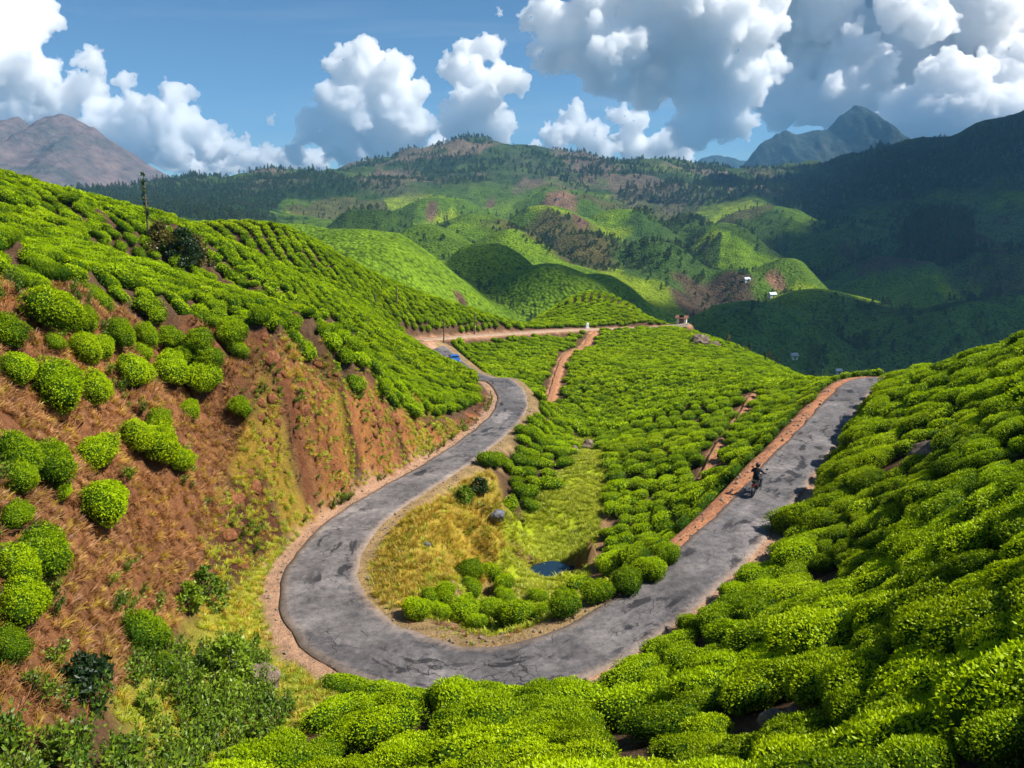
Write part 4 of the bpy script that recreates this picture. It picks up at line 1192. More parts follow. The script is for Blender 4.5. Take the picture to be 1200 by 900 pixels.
# ------------------------------------------------------------------ clouds
def _h3(ix, iy, iz, s):
    n = (ix.astype(np.int64) * 374761393 + iy.astype(np.int64) * 668265263 + iz.astype(np.int64) * 2147483647 + s * 1442695041) & 0x7fffffff
    n = ((n ^ (n >> 13)) * 1274126177) & 0x7fffffff
    return ((n ^ (n >> 16)) & 0xffff) / 65535.0
def vnoise3(P, s=0):
    I = np.floor(P); Fq = P - I; Fq = Fq * Fq * (3 - 2 * Fq)
    x, y, z = I.T; fx, fy, fz = Fq.T
    out = 0
    for a in (0, 1):
        for b in (0, 1):
            for c in (0, 1):
                out = out + _h3(x + a, y + b, z + c, s) * (fx if a else 1 - fx) * (fy if b else 1 - fy) * (fz if c else 1 - fz)
    return out

def cloud_material():
    t = NT('cloud')
    v = t.n('ShaderNodeVolumeScatter')
    v.inputs['Color'].default_value = (1, 1, 1, 1)
    v.inputs['Density'].default_value = 0.022
    v.inputs['Anisotropy'].default_value = 0.25
    t.link(v.outputs[0], t.out.inputs['Volume'])
    return t.m
M['cloud'] = cloud_material()

def cloud(puffs, voxel, seed, label, flat_base=None):
    """a heap of puffs on puffs on puffs, fused into one skin and roughened"""
    rs = np.random.default_rng(seed)
    IV, IF = ico(2)
    S = []
    for c, r in puffs:
        S.append((np.array(c), r))
        for _ in range(11):
            d = rs.normal(0, 1, 3); d[2] = d[2] * 0.9 + 0.25; d /= np.linalg.norm(d)
            r1 = r * rs.uniform(0.28, 0.55); c1 = c + d * (r * 0.92)
            S.append((c1, r1))
            for _ in range(7):
                d2 = d * 0.5 + rs.normal(0, 0.8, 3); d2 /= np.linalg.norm(d2)
                r2 = r1 * rs.uniform(0.25, 0.5); S.append((c1 + d2 * (r1 * 0.92), r2))
    V = np.concatenate([IV * r + c for c, r in S]); Fc = np.concatenate([IF + k * len(IV) for k in range(len(S))])
    if flat_base is not None:
        V[:, 2] = np.where(V[:, 2] < flat_base, flat_base + (V[:, 2] - flat_base) * 0.12, V[:, 2])
    me = fast_mesh('cloud_raw', V, Fc, None, smooth=True)
    tmp = bpy.data.objects.new('cloud_raw', me); COL.objects.link(tmp)
    md = tmp.modifiers.new('fuse', 'REMESH'); md.mode = 'VOXEL'; md.voxel_size = voxel; md.use_smooth_shade = True
    dg = bpy.context.evaluated_depsgraph_get()
    m2 = bpy.data.meshes.new_from_object(tmp.evaluated_get(dg))
    bpy.data.objects.remove(tmp); bpy.data.meshes.remove(me)
    n = len(m2.vertices)
    co = np.empty(n * 3, np.float32); m2.vertices.foreach_get('co', co); co = co.reshape(-1, 3)
    no = np.empty(n * 3, np.float32); m2.vertices.foreach_get('normal', no); no = no.reshape(-1, 3)
    disp = 0
    for k, (wl, amp) in enumerate(((170, 55), (85, 40), (42, 26), (22, 13))):
        b = np.abs(2 * vnoise3(co / wl + seed, 40 + k) - 1)       # billows: round outside, creased inside
        disp = disp + (b - 0.45) * amp
    co = co + no * disp[:, None]
    m2.vertices.foreach_set('co', co.ravel())
    m2.materials.clear(); m2.materials.append(M['cloud']); m2.name = 'cloud'
    m2.update()
    o = bpy.data.objects.new('cloud', m2); COL.objects.link(o)
    tag(o, label, 'cloud')
    return o, n

def sky_puffs(lst, y, seed, squash=0.7):
    rs = np.random.default_rng(seed)
    out = []
    for u, v, r in lst:
        yy = y + rs.uniform(-1, 1) * r / FPX * y * 0.9
        out.append((py(u, v, yy), r / FPX * yy * 0.80))
    return out
CLOUDS = [
 (7200, 'tall heaped white cloud above the bare brown mountain', [(12, 15, 46), (0, 75, 60), (40, 95, 38), (66, 125, 34), (20, 130, 50), (108, 72, 20), (100, 104, 26), (128, 140, 28), (148, 96, 14), (160, 126, 22), (205, 112, 20), (190, 140, 26), (228, 152, 26), (250, 172, 26), (280, 178, 20), (160, 165, 34), (110, 160, 30), (205, 178, 26), (310, 186, 16), (-70, 60, 70), (-60, 140, 70)]),
 (7600, 'towering white cloud with a knobbly crown, alone over the low wooded ridge', [(428, 56, 20), (400, 78, 24), (440, 92, 42), (470, 122, 34), (408, 122, 38), (450, 150, 42), (378, 152, 26), (492, 152, 22), (356, 158, 16), (318, 140, 10), (400, 172, 26), (345, 180, 18)]),
 (8000, 'narrow upright white cloud between two larger ones, over the highest ridge', [(545, 84, 32), (574, 56, 20), (592, 92, 24), (560, 120, 32), (540, 148, 34), (580, 140, 28), (520, 84, 12), (575, 160, 30), (585, 15, 7)]),
 (7400, 'broad grey and white heaped cloud filling the sky over the far fields', [(640, 18, 30), (668, 50, 38), (720, 58, 46), (770, 38, 50), (830, 14, 54), (880, 36, 40), (906, 76, 22), (868, 96, 46), (820, 90, 52), (758, 98, 40), (704, 90, 30), (642, 66, 24), (856, 140, 30), (818, 140, 36), (890, 0, 44), (770, -20, 50), (700, 0, 40)]),
 (8400, 'small low white cloud hanging under the broad heaped cloud', [(668, 148, 24), (650, 162, 20), (692, 160, 24), (724, 136, 16), (748, 142, 16), (704, 176, 22), (740, 168, 26), (780, 176, 24), (802, 184, 16), (800, 160, 20)]),
 (7800, 'grey white cloud bank behind the steep blue peak', [(1010, 58, 22), (1000, 36, 14), (1036, 84, 20), (1088, 26, 36), (1150, 16, 48), (1192, 72, 40), (1168, 84, 30), (1120, 104, 50), (1180, 132, 46), (1078, 132, 44), (1110, 150, 30), (1050, 10, 26), (1250, 40, 70), (1260, 120, 60), (1040, 150, 28)]),
 (9600, 'dim blue grey cloud mass far behind the steep peak', [(930, 20, 60), (970, 70, 60), (1000, 110, 60), (930, 110, 40), (1040, 60, 70), (1060, 130, 50), (1100, 60, 80), (1180, 110, 70), (960, -20, 70), (1060, -10, 80)]),
 (9200, 'low white cloud bank lying along the horizon behind the wooded ridge', [(225, 190, 20), (260, 192, 22), (300, 188, 22), (340, 186, 22), (372, 190, 20), (420, 188, 22), (470, 186, 22), (512, 178, 22), (540, 176, 24), (580, 176, 22), (620, 182, 18), (190, 186, 20)]),
]
_tot = 0
for k, (yd, lab, lst) in enumerate(CLOUDS):
    o, n = cloud(sky_puffs(lst, yd, 60 + k), 26.0 if k == 6 else 13.0, 70 + k, lab)
    tag(o, group='heaped clouds beyond the mountains'); _tot += n
print('cloud verts', _tot)
# clouds that drift over the valley to the right, out of the picture, and shade it
def over(gx, gy, alt):
    k = alt / math.tan(SUN_EL)
    return np.array([gx + math.sin(SUN_AZ) * k, gy + math.cos(SUN_AZ) * k, alt])
def shade_cloud(spots, alt, seed, label):
    rs = np.random.default_rng(seed)
    puffs = [(over(x, y, alt + rs.uniform(0, r * 0.4)), r * 0.85) for x, y, r in spots]
    o, n = cloud(puffs, 26.0, seed, label, flat_base=alt - 60)
    tag(o, group='clouds overhead that shade the valley')
shade_cloud([(10, 400, 80), (75, 420, 90), (130, 400, 95), (40, 450, 70), (190, 440, 90), (260, 470, 100), (330, 470, 110), (420, 520, 120), (520, 560, 130), (620, 600, 130), (160, 520, 70), (230, 540, 80), (100, 500, 55)], 900, 91, 'cloud drifting over the dark tea hills of the right-hand valley')
shade_cloud([(430, 760, 130), (560, 800, 160), (700, 850, 190), (520, 980, 150), (680, 1050, 200), (560, 1250, 180), (720, 1350, 220), (900, 1000, 220), (640, 1600, 220), (820, 1700, 240), (980, 1400, 240), (1050, 1150, 200), (450, 1500, 110)], 950, 92, 'broad cloud drifting over the long wooded mountain on the right')

_k = 3000.0  # unseen cloud deck, added sunward to darken the clouds behind the peak
_hp = [(py(u, v, 9600) + SUN_DIR * _k + np.array([dx, 0, 0]), 620.0) for u, v, dx in [(940, 30, 0), (1000, 90, 0), (1080, 30, 0), (1060, 120, 0), (1180, 90, 0), (1150, 0, 0), (960, -40, 0), (930, 100, 0)]]
_o, _n2 = cloud(_hp, 110.0, 93, 'unseen high cloud deck added to keep the sun off the clouds behind the steep peak')
tag(_o, group='clouds overhead that shade the valley')

def haze_box():
    t = NT('haze_air')
    v = t.n('ShaderNodeVolumePrincipled')
    v.inputs['Color'].default_value = (0.26, 0.60, 1.0, 1)
    v.inputs['Density'].default_value = 0.00011
    v.inputs['Anisotropy'].default_value = 0.1
    t.link(v.outputs[0], t.out.inputs['Volume'])
    x0, x1, y0, y1, z0, z1 = -5200, 5200, -400, 5800, -260, 600
    V = [(x, y, z) for x in (x0, x1) for y in (y0, y1) for z in (z0, z1)]
    Fc = [(0, 1, 3, 2), (4, 6, 7, 5), (0, 4, 5, 1), (2, 3, 7, 6), (0, 2, 6, 4), (1, 5, 7, 3)]
    o = mesh_obj('haze', V, Fc, t.m)
    return tag(o, 'thin blue haze in the air over the hills', 'haze', kind='stuff')
haze_box()
# ------------------------------------------------------------------ grass, weeds, stones
def make_tuft(name, seed, n, h, lean, wid, mat):
    rs = np.random.default_rng(seed)
    V, Fc, Cc = [], [], []
    for k in range(n):
        a = rs.uniform(0, 6.283); b = np.array([math.cos(a), math.sin(a), 0]) * rs.uniform(0, 0.12)
        d = np.array([math.cos(a), math.sin(a), 0]) * lean * rs.uniform(0.2, 1.3)
        hh = h * rs.uniform(0.5, 1.2)
        s = np.array([-math.sin(a), math.cos(a), 0]) * wid
        m = b + d * 0.45 * hh + np.array([0, 0, hh * 0.62]); t = b + d * hh + np.array([0, 0, hh * (0.95 - 0.25 * lean)])
        o = len(V)
        V += [b - s, b + s, m + s * .7, m - s * .7, t]
        Fc += [(o, o + 1, o + 2), (o, o + 2, o + 3), (o + 3, o + 2, o + 4)]
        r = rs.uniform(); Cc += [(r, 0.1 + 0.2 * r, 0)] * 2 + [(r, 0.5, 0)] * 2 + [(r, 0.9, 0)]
    return shape_mesh(name, [(np.array(V), np.array(Fc), np.array(Cc), mat)])
def make_weed(name, seed, h, nst, nleaf, size, mat):
    rs = np.random.default_rng(seed)
    P, N, g = [], [], []
    V, Fc = [], []
    for k in range(nst):
        a = rs.uniform(0, 6.283); top = np.array([math.cos(a) * 0.35 * h * rs.uniform(.2, 1), math.sin(a) * 0.35 * h * rs.uniform(.2, 1), h * rs.uniform(.6, 1.1)])
        tube_v(V, Fc, (0, 0, -0.05), tuple(top), 0.012, 0.005, 3)
        for j in range(nleaf):
            t = rs.uniform(0.15, 1.0); p = top * t + rs.normal(0, 0.06 * h, 3) * np.array([1, 1, .5])
            q = rs.normal(0, 1, 3); q[2] = abs(q[2]) * .8 + .4; P.append(p); N.append(q / np.linalg.norm(q)); g.append(min(1, 0.2 + 0.7 * t * rs.uniform(.5, 1.2)))
    L = leaf_cloud(np.array(P), np.array(N), size, size * 0.24, rs, 0.25, 0.5, np.array(g), 0.4)
    return shape_mesh(name, [(np.array(V), np.array(Fc), None, M['bark']), (*L, mat)])

def fill(polys, dens, noise_s=None, cut=0.5, seed=0, avoid_road=0.5, cond=None):
    X, Y = [], []
    for poly in polys:
        lo, hi = poly.min(0), poly.max(0)
        n = int((hi[0] - lo[0]) * (hi[1] - lo[1]) * dens)
        x = rng.uniform(lo[0], hi[0], n); y = rng.uniform(lo[1], hi[1], n)
        m = inside(poly, x, y)
        X.append(x[m]); Y.append(y[m])
    x = np.concatenate(X); y = np.concatenate(Y)
    d, i = nearest_on(ROAD, x, y)
    m = d > HALF[i] + avoid_road
    if noise_s: m &= fbm(x / noise_s, y / noise_s, 700 + seed, 3) > cut
    if cond is not None: m &= cond(x, y)
    u, v, f = project(np.stack([x, y, H(x, y)], 1))
    m &= (f > 5) & (u > -200) & (u < 1400) & (v < 1100)
    return x[m], y[m]
def lay(name, shapes, xy, smin, smax, lean, label, cat, zoff=-0.02):
    x, y = xy
    gx, gy = G(x, y)
    s = rng.uniform(smin, smax, len(x))
    rot = tilt(gx, gy, lean, rng.uniform(0, 6.28, len(x)))
    o = scatter(name, shapes, np.stack([x, y, H(x, y) + zoff], 1), rot, np.stack([s, s, s * rng.uniform(.8, 1.2, len(s))], 1), rng.integers(0, len(shapes), len(x)), label, cat)
    print(name, len(x)); return o
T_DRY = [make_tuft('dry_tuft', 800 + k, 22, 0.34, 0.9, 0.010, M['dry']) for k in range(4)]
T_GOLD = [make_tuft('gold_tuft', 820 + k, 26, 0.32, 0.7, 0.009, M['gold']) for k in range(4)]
T_BRUSH = [make_tuft('brush_tuft', 830 + k, 24, 0.36, 0.9, 0.012, M['brush']) for k in range(3)]
T_GREEN = [make_tuft('grass_tuft', 840 + k, 26, 0.20, 1.0, 0.012, M['grass']) for k in range(4)]
T_WEED = [make_weed('weed_plant', 860 + k, 0.75, 6, 26, 0.11, M['weed']) for k in range(4)]
off_bush = lambda x, y: np.ones(len(x), bool)
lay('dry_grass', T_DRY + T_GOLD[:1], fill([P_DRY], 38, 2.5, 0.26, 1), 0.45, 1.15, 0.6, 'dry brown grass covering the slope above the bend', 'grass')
lay('bank_grass', T_BRUSH + T_DRY[:1] + T_WEED[:1], fill([P_BANK], 14, 1.8, 0.54, 2), 0.3, 0.8, 0.5, 'dead grass and small weeds hanging on the red cut bank', 'grass')
lay('yellow_grass', T_GOLD, fill([P_BANK], 16, 3.2, 0.67, 5), 0.7, 1.3, 0.3, 'patches of yellow grass on the cut bank', 'grass')
lay('bank_weeds', T_WEED, fill([P_BANK, P_DRY], 3.0, 2.4, 0.63, 8), 0.5, 1.05, 0.3, 'green weeds in the folds of the cut bank', 'weeds')
lay('verge_grass', T_GREEN + T_GOLD[:1], fill([P_VERGE], 22, 1.5, 0.34, 3, 0.75, lambda x, y: ~inside(P_BANK, x, y)), 0.6, 1.15, 0.4, 'yellow green grass on the verge between road and bank', 'grass')
_bandm = lambda x, y: (road_side(x, y)[0] < 0) & (road_side(x, y)[1] < 3.6 + HALF[0]) & (y > 27) & (y < 60) & (x < 2)
lay('roadside_grass', T_GREEN + T_GOLD[:1], fill([np.array([(-20., 26.), (4., 26.), (4., 62.), (-20., 62.)])], 26, 1.2, 0.36, 14, 0.85, _bandm), 0.6, 1.1, 0.3, 'bright strip of grass along the foot of the cut bank', 'grass')
lay('knoll_grass', T_GOLD + T_GREEN[:2], fill([P_KNOLL], 30, 1.6, 0.25, 4, 0.45), 0.7, 1.3, 0.5, 'golden grass on the knoll inside the bend', 'grass')
_pd = lambda x, y: np.hypot((x - POND_C[0]) / 1.5, (y - POND_C[1]) / 1.45) > 1.05
lay('meadow_grass', T_GREEN, fill([P_MEADOW, P_INNER], 26, 1.4, 0.30, 6, 0.9, _pd), 0.7, 1.6, 0.3, 'bright green grass in the hollow by the pond', 'grass')
lay('weed_thicket', T_WEED, fill([P_WEED], 9, 1.6, 0.34, 7, 1.0), 0.6, 1.35, 0.2, 'thicket of leafy green weeds in the gully below the dry slope', 'weeds')
lay('shoulder_grass', T_DRY[:2] + T_GREEN[:2], fill([P_STRIP], 8, 1.0, 0.48, 9, 0.25), 0.4, 0.8, 0.3, 'sparse grass along the inner shoulder of the road', 'grass')

def make_rock(name, seed, sub=2, rough=0.28, flat=0.75):
    V, Fc = ico(sub)
    rs = np.random.default_rng(seed)
    r = 1 + rough * (vnoise3(V * 1.3 + seed, 3) - .5) * 2 + rough * 0.5 * (vnoise3(V * 3.1 + seed, 4) - .5) * 2
    V = V * r[:, None] * np.array([1, rs.uniform(.7, 1), flat])
    # a few split faces
    for k in range(4):
        n = rs.normal(0, 1, 3); n /= np.linalg.norm(n); dd = V @ n; c = rs.uniform(.62, .8)
        V = V - n * np.clip(dd - c, 0, None)[:, None] * 0.9
    return V, Fc
_peb = [fast_mesh('pebble', *make_rock('pebble', 900 + k, 1), M['stone'], smooth=False) for k in range(4)]
_i = rng.integers(0, len(ROAD), 5200); _sd = rng.choice([-1, 1], 5200); _of = HALF[_i] + np.abs(rng.normal(0.35, 0.4, 5200))
_nx, _ny = _py / np.hypot(_px, _py), -_px / np.hypot(_px, _py)
_x = ROAD[_i, 0] + _nx[_i] * _of * _sd + rng.normal(0, .2, 5200); _y = ROAD[_i, 1] + _ny[_i] * _of * _sd + rng.normal(0, .2, 5200)
_m = _y < 90; _x, _y = _x[_m], _y[_m]
_s2 = np.clip(rng.lognormal(-3.1, 0.5, len(_x)), .02, .16)
_ok = rng.uniform(size=len(_x)) < 0.5
_x, _y, _s2 = _x[_ok], _y[_ok], _s2[_ok]
scatter('gravel', _peb, np.stack([_x, _y, H(_x, _y) + _s2 * .3], 1), rng.uniform(0, 6.28, (len(_x), 3)), np.stack([_s2, _s2, _s2 * .8], 1), rng.integers(0, 4, len(_x)), 'loose pale stones along both shoulders of the road', 'gravel')

_cl = [fast_mesh('clod', *make_rock('clod', 930 + k, 2, 0.4), M['clod'], smooth=False) for k in range(4)]
_cx, _cyy = fill([P_BANK], 7, 1.5, 0.50, 21, 1.6)
_cs2 = np.clip(rng.lognormal(-1.75, 0.5, len(_cx)), .06, .5)
_cgx, _cgy = G(_cx, _cyy)
scatter('earth_clods', _cl, np.stack([_cx, _cyy, H(_cx, _cyy) - _cs2 * .25], 1), tilt(_cgx, _cgy, 1.0, rng.uniform(0, 6.28, len(_cx))), np.stack([_cs2, _cs2, _cs2 * .8], 1), rng.integers(0, 4, len(_cx)), 'broken clods of red earth sticking out of the cut bank', 'earth')
ROCKS = [(303, 806, 26, 'rock_brown', 'dark jagged rock standing among the weeds beside the bend'), (246, 876, 13, 'rock_grey', 'grey rock half buried in the weed thicket'), (320, 893, 20, 'rock_grey', 'pale grey rock at the tip of the tea knoll'),
         (962, 886, 24, 'rock_grey', 'blue grey boulder in the dark gap between the tea cushions'), (908, 852, 20, 'rock_brown', 'brown split rock under the overhanging tea cushion'), (930, 842, 11, 'rock_brown', 'flat reddish stone lying on top of the brown split rock'),
         (1090, 540, 18, 'rock_brown', 'brown rock in the hole in the tea slope'), (584, 607, 10, 'rock_grey', 'small grey rock at the end of the tea strip by the golden knoll'), (690, 524, 9, 'rock_brown', 'dark rock at the head of the green hollow'),
         (820, 404, 12, 'rock_brown', 'dark brown rock outcrop on the tea ridge'), (838, 407, 7, 'rock_brown', 'small rock beside the dark outcrop on the tea ridge'), (672, 531, 9, 'rock_brown', 'brown rock at the edge of the green hollow'), (500, 640, 5, 'rock_grey', 'small pale stone in the golden grass'),
         (706, 690, 6, 'rock_grey', 'small stone at the corner of the pond'), (1015, 560, 9, 'rock_brown', 'small brown rock in the tea near the straight road')]
for k, (u, v, rp, mt, lab) in enumerate(ROCKS):
    p = hit(u, v)
    r = rp / FPX * np.linalg.norm(p - CAM)
    V, Fc = make_rock('rock', 950 + k, 3)
    o = mesh_obj('rock', V * r * 0.95, Fc.tolist(), M[mt], smooth=False)
    o.location = (p[0], p[1], p[2] + r * 0.25); o.rotation_euler = (rng.normal(0, .2), rng.normal(0, .2), rng.uniform(0, 6.28))
    tag(o, lab, 'rock')
# ------------------------------------------------------------------ built things
M['black'] = plain('black_paint', (0.015, 0.015, 0.018), 0.35, spec=0.5)
M['rubber'] = plain('rubber', (0.02, 0.02, 0.02), 0.9, spec=0.2)
M['steel'] = plain('steel', (0.45, 0.45, 0.47), 0.35, metal=0.9)
M['red'] = plain('red_lens', (0.45, 0.01, 0.01), 0.25, spec=0.5)
M['lens'] = plain('clear_lens', (0.75, 0.75, 0.72), 0.15, spec=0.6)
M['blue'] = plain('blue_paint', (0.03, 0.11, 0.34), 0.3, spec=0.5)
M['white'] = plain('white_paint', (0.74, 0.74, 0.72), 0.4, spec=0.4)
M['glass'] = plain('dark_glass', (0.02, 0.03, 0.035), 0.08, spec=0.7)
M['jacket'] = plain('dark_cloth', (0.022, 0.024, 0.035), 0.9, spec=0.1, var=0.3)
M['trouser'] = plain('grey_cloth', (0.05, 0.052, 0.062), 0.9, spec=0.1, var=0.3)
M['skin'] = plain('skin', (0.24, 0.13, 0.085), 0.6, spec=0.3)
M['wall'] = plain('whitewash', (0.70, 0.68, 0.62), 0.9, spec=0.1, var=0.15, scale=1.5)
M['tin'] = plain('tin_roof', (0.38, 0.44, 0.50), 0.55, metal=0.3, var=0.2)
M['tile'] = plain('brown_roof', (0.22, 0.11, 0.075), 0.9, spec=0.1, var=0.3)
M['wood'] = plain('grey_wood', (0.13, 0.10, 0.075), 0.9, spec=0.1, var=0.3)

class B:
    """collects shapes for one mesh"""
    def __init__(self): self.bm = bmesh.new()
    def box(self, c, s, rot=(0, 0, 0), bevel=0.0, taper=1.0):
        m = Matrix.LocRotScale(Vector(c), Euler(rot), Vector((1, 1, 1)))
        r = bmesh.ops.create_cube(self.bm, size=1.0)
        for v in r['verts']:
            k = taper if v.co.z > 0 else 1.0
            v.co = m @ Vector((v.co.x * s[0] * k, v.co.y * s[1] * k, v.co.z * s[2]))
        if bevel:
            es = list({e for v in r['verts'] for e in v.link_edges})
            bmesh.ops.bevel(self.bm, geom=es, offset=bevel, segments=2, affect='EDGES')
        return self
    def tube(self, p0, p1, r0, r1=None, n=10):
        p0, p1 = Vector(p0), Vector(p1); r1 = r0 if r1 is None else r1
        d = p1 - p0
        m = Matrix.LocRotScale((p0 + p1) / 2, d.to_track_quat('Z', 'Y'), Vector((1, 1, 1)))
        bmesh.ops.create_cone(self.bm, cap_ends=True, segments=n, radius1=r0, radius2=r1, depth=d.length, matrix=m)
        return self
    def ball(self, c, s, rot=(0, 0, 0), n=12):
        m = Matrix.LocRotScale(Vector(c), Euler(rot), Vector(s if not isinstance(s, (int, float)) else (s, s, s)))
        bmesh.ops.create_uvsphere(self.bm, u_segments=n, v_segments=max(6, n // 2 + 2), radius=1.0, matrix=m)
        return self
    def ring(self, c, R0, r, axis='X', n=20, k=8):
        vs = []
        for i in range(n):
            a = 2 * math.pi * i / n; row = []
            for j in range(k):
                b = 2 * math.pi * j / k; q = R0 + r * math.cos(b); h = r * math.sin(b)
                row.append(self.bm.verts.new(Vector(c) + (Vector((h, q * math.cos(a), q * math.sin(a))) if axis == 'X' else Vector((q * math.cos(a), q * math.sin(a), h)))))
            vs.append(row)
        for i in range(n):
            for j in range(k):
                self.bm.faces.new((vs[i][j], vs[(i + 1) % n][j], vs[(i + 1) % n][(j + 1) % k], vs[i][(j + 1) % k]))
        return self
    def prism(self, pts, x0, x1):
        """outline in (y, z), pushed along x"""
        a = [self.bm.verts.new((x0, y, z)) for y, z in pts]; b = [self.bm.verts.new((x1, y, z)) for y, z in pts]
        self.bm.faces.new(a[::-1]); self.bm.faces.new(b)
        n = len(pts)
        for i in range(n): self.bm.faces.new((a[i], a[(i + 1) % n], b[(i + 1) % n], b[i]))
        return self
    def done(self, name, mat, parent=None, smooth=True):
        bmesh.ops.recalc_face_normals(self.bm, faces=self.bm.faces)
        me = bpy.data.meshes.new(name); self.bm.to_mesh(me); self.bm.free()
        me.materials.append(mat)
        if smooth: me.shade_smooth() if hasattr(me, 'shade_smooth') else None
        if smooth and hasattr(me, 'set_sharp_from_angle'): me.set_sharp_from_angle(angle=R(38))
        o = bpy.data.objects.new(name, me); COL.objects.link(o)
        if parent is not None: o.parent = parent
        return o

# motorcycle, heading up the straight road; +Y is forward
_bu = hit(886, 580)
_bd, _bi = nearest_on(ROAD, np.array([_bu[0]]), np.array([_bu[1]])); _bi = int(_bi[0])
_fw = ROAD[max(_bi - 4, 0)] - ROAD[_bi + 4]
_byaw = math.atan2(-_fw[0], _fw[1]); _bpit = math.atan2(_fw[2], math.hypot(_fw[0], _fw[1]))
_bz = ROAD[_bi, 2] + 0.085
bike = empty('motorcycle', (_bu[0], _bu[1], _bz), (_bpit, 0, _byaw))
tag(bike, 'dark motorcycle being ridden away up the straight road', 'motorcycle')
for y in (-0.64, 0.66):
    w = B().ring((0, y, 0.31), 0.265, 0.05).done('wheel', M['rubber'], bike)
    rb = B().ring((0, y, 0.31), 0.21, 0.015)
    for k in range(8):
        a = k * math.pi / 4; rb.tube((0, y, 0.31), (0, y + 0.2 * math.cos(a), 0.31 + 0.2 * math.sin(a)), 0.006, n=5)
    rb.tube((-0.06, y, 0.31), (0.06, y, 0.31), 0.04).done('rim', M['steel'], w)
B().ball((0, 0.12, 0.82), (0.15, 0.27, 0.13)).done('fuel_tank', M['black'], bike)
B().box((0, -0.36, 0.80), (0.25, 0.66, 0.10), (R(-4), 0, 0), 0.04).done('seat', M['rubber'], bike)
B().box((0, 0.08, 0.46), (0.24, 0.34, 0.34), (0, 0, 0), 0.05).box((0, 0.12, 0.66), (0.18, 0.16, 0.16), (R(10), 0, 0), 0.02).done('engine', M['steel'], bike)
B().tube((0, 0.50, 0.92), (0, -0.1, 0.72), 0.03).tube((0, -0.1, 0.72), (0, -0.62, 0.72), 0.03).tube((0, 0.46, 0.86), (0, 0.22, 0.32), 0.03).tube((0, 0.22, 0.32), (0, -0.25, 0.30), 0.03).tube((.09, -.25, .3), (.09, -.64, .31), .025).tube((-.09, -.25, .3), (-.09, -.64, .31), .025).done('frame', M['black'], bike)
for s in (-1, 1):
    B().tube((s * 0.09, 0.66, 0.31), (s * 0.09, 0.50, 0.98), 0.025).done('fork', M['steel'], bike)
    B().tube((s * 0.10, -0.60, 0.34), (s * 0.10, -0.46, 0.72), 0.028).done('shock_absorber', M['steel'], bike)
    B().tube((s * 0.30, 0.36, 1.06), (s * 0.36, 0.38, 1.24), 0.008).ball((s * 0.38, 0.37, 1.27), (0.07, 0.015, 0.045)).done('mirror', M['black'], bike)
    B().ball((s * 0.15, -0.80, 0.72), 0.03).done('indicator', M['red'], bike)
    B().tube((s * .08, 0, .34), (s * .26, 0, .34), .014).done('foot_peg', M['steel'], bike)
hb = B().tube((-0.10, 0.50, 1.0), (0.10, 0.50, 1.0), 0.018).tube((0.10, 0.50, 1.0), (0.36, 0.34, 1.04), 0.015).tube((-0.10, 0.50, 1.0), (-0.36, 0.34, 1.04), 0.015).done('handlebar', M['steel'], bike)
for s in (-1, 1): B().tube((s * 0.28, 0.39, 1.03), (s * 0.39, 0.32, 1.045), 0.02).done('grip', M['rubber'], hb)
B().ball((0, 0.58, 0.88), (0.10, 0.09, 0.10)).done('headlight', M['lens'], bike)
B().box((0, -0.80, 0.68), (0.16, 0.06, 0.09), (R(-15), 0, 0), 0.02).done('tail_light', M['red'], bike)
B().box((0, -0.90, 0.50), (0.20, 0.012, 0.13), (R(-18), 0, 0), 0.004).done('number_plate', M['white'], bike)
B().tube((0.14, 0.20, 0.34), (0.16, -0.25, 0.28), 0.03).tube((0.16, -0.25, 0.28), (0.18, -0.78, 0.36), 0.045, 0.05).done('exhaust', M['steel'], bike)
B().ring((0, -0.64, 0.33), 0.345, 0.02, n=20).done('rear_mudguard', M['black'], bike)
B().box((0.19, -0.62, 0.6), (0.1, 0.34, 0.28), (0, 0, 0), 0.03).done('saddle_bag', M['rubber'], bike)

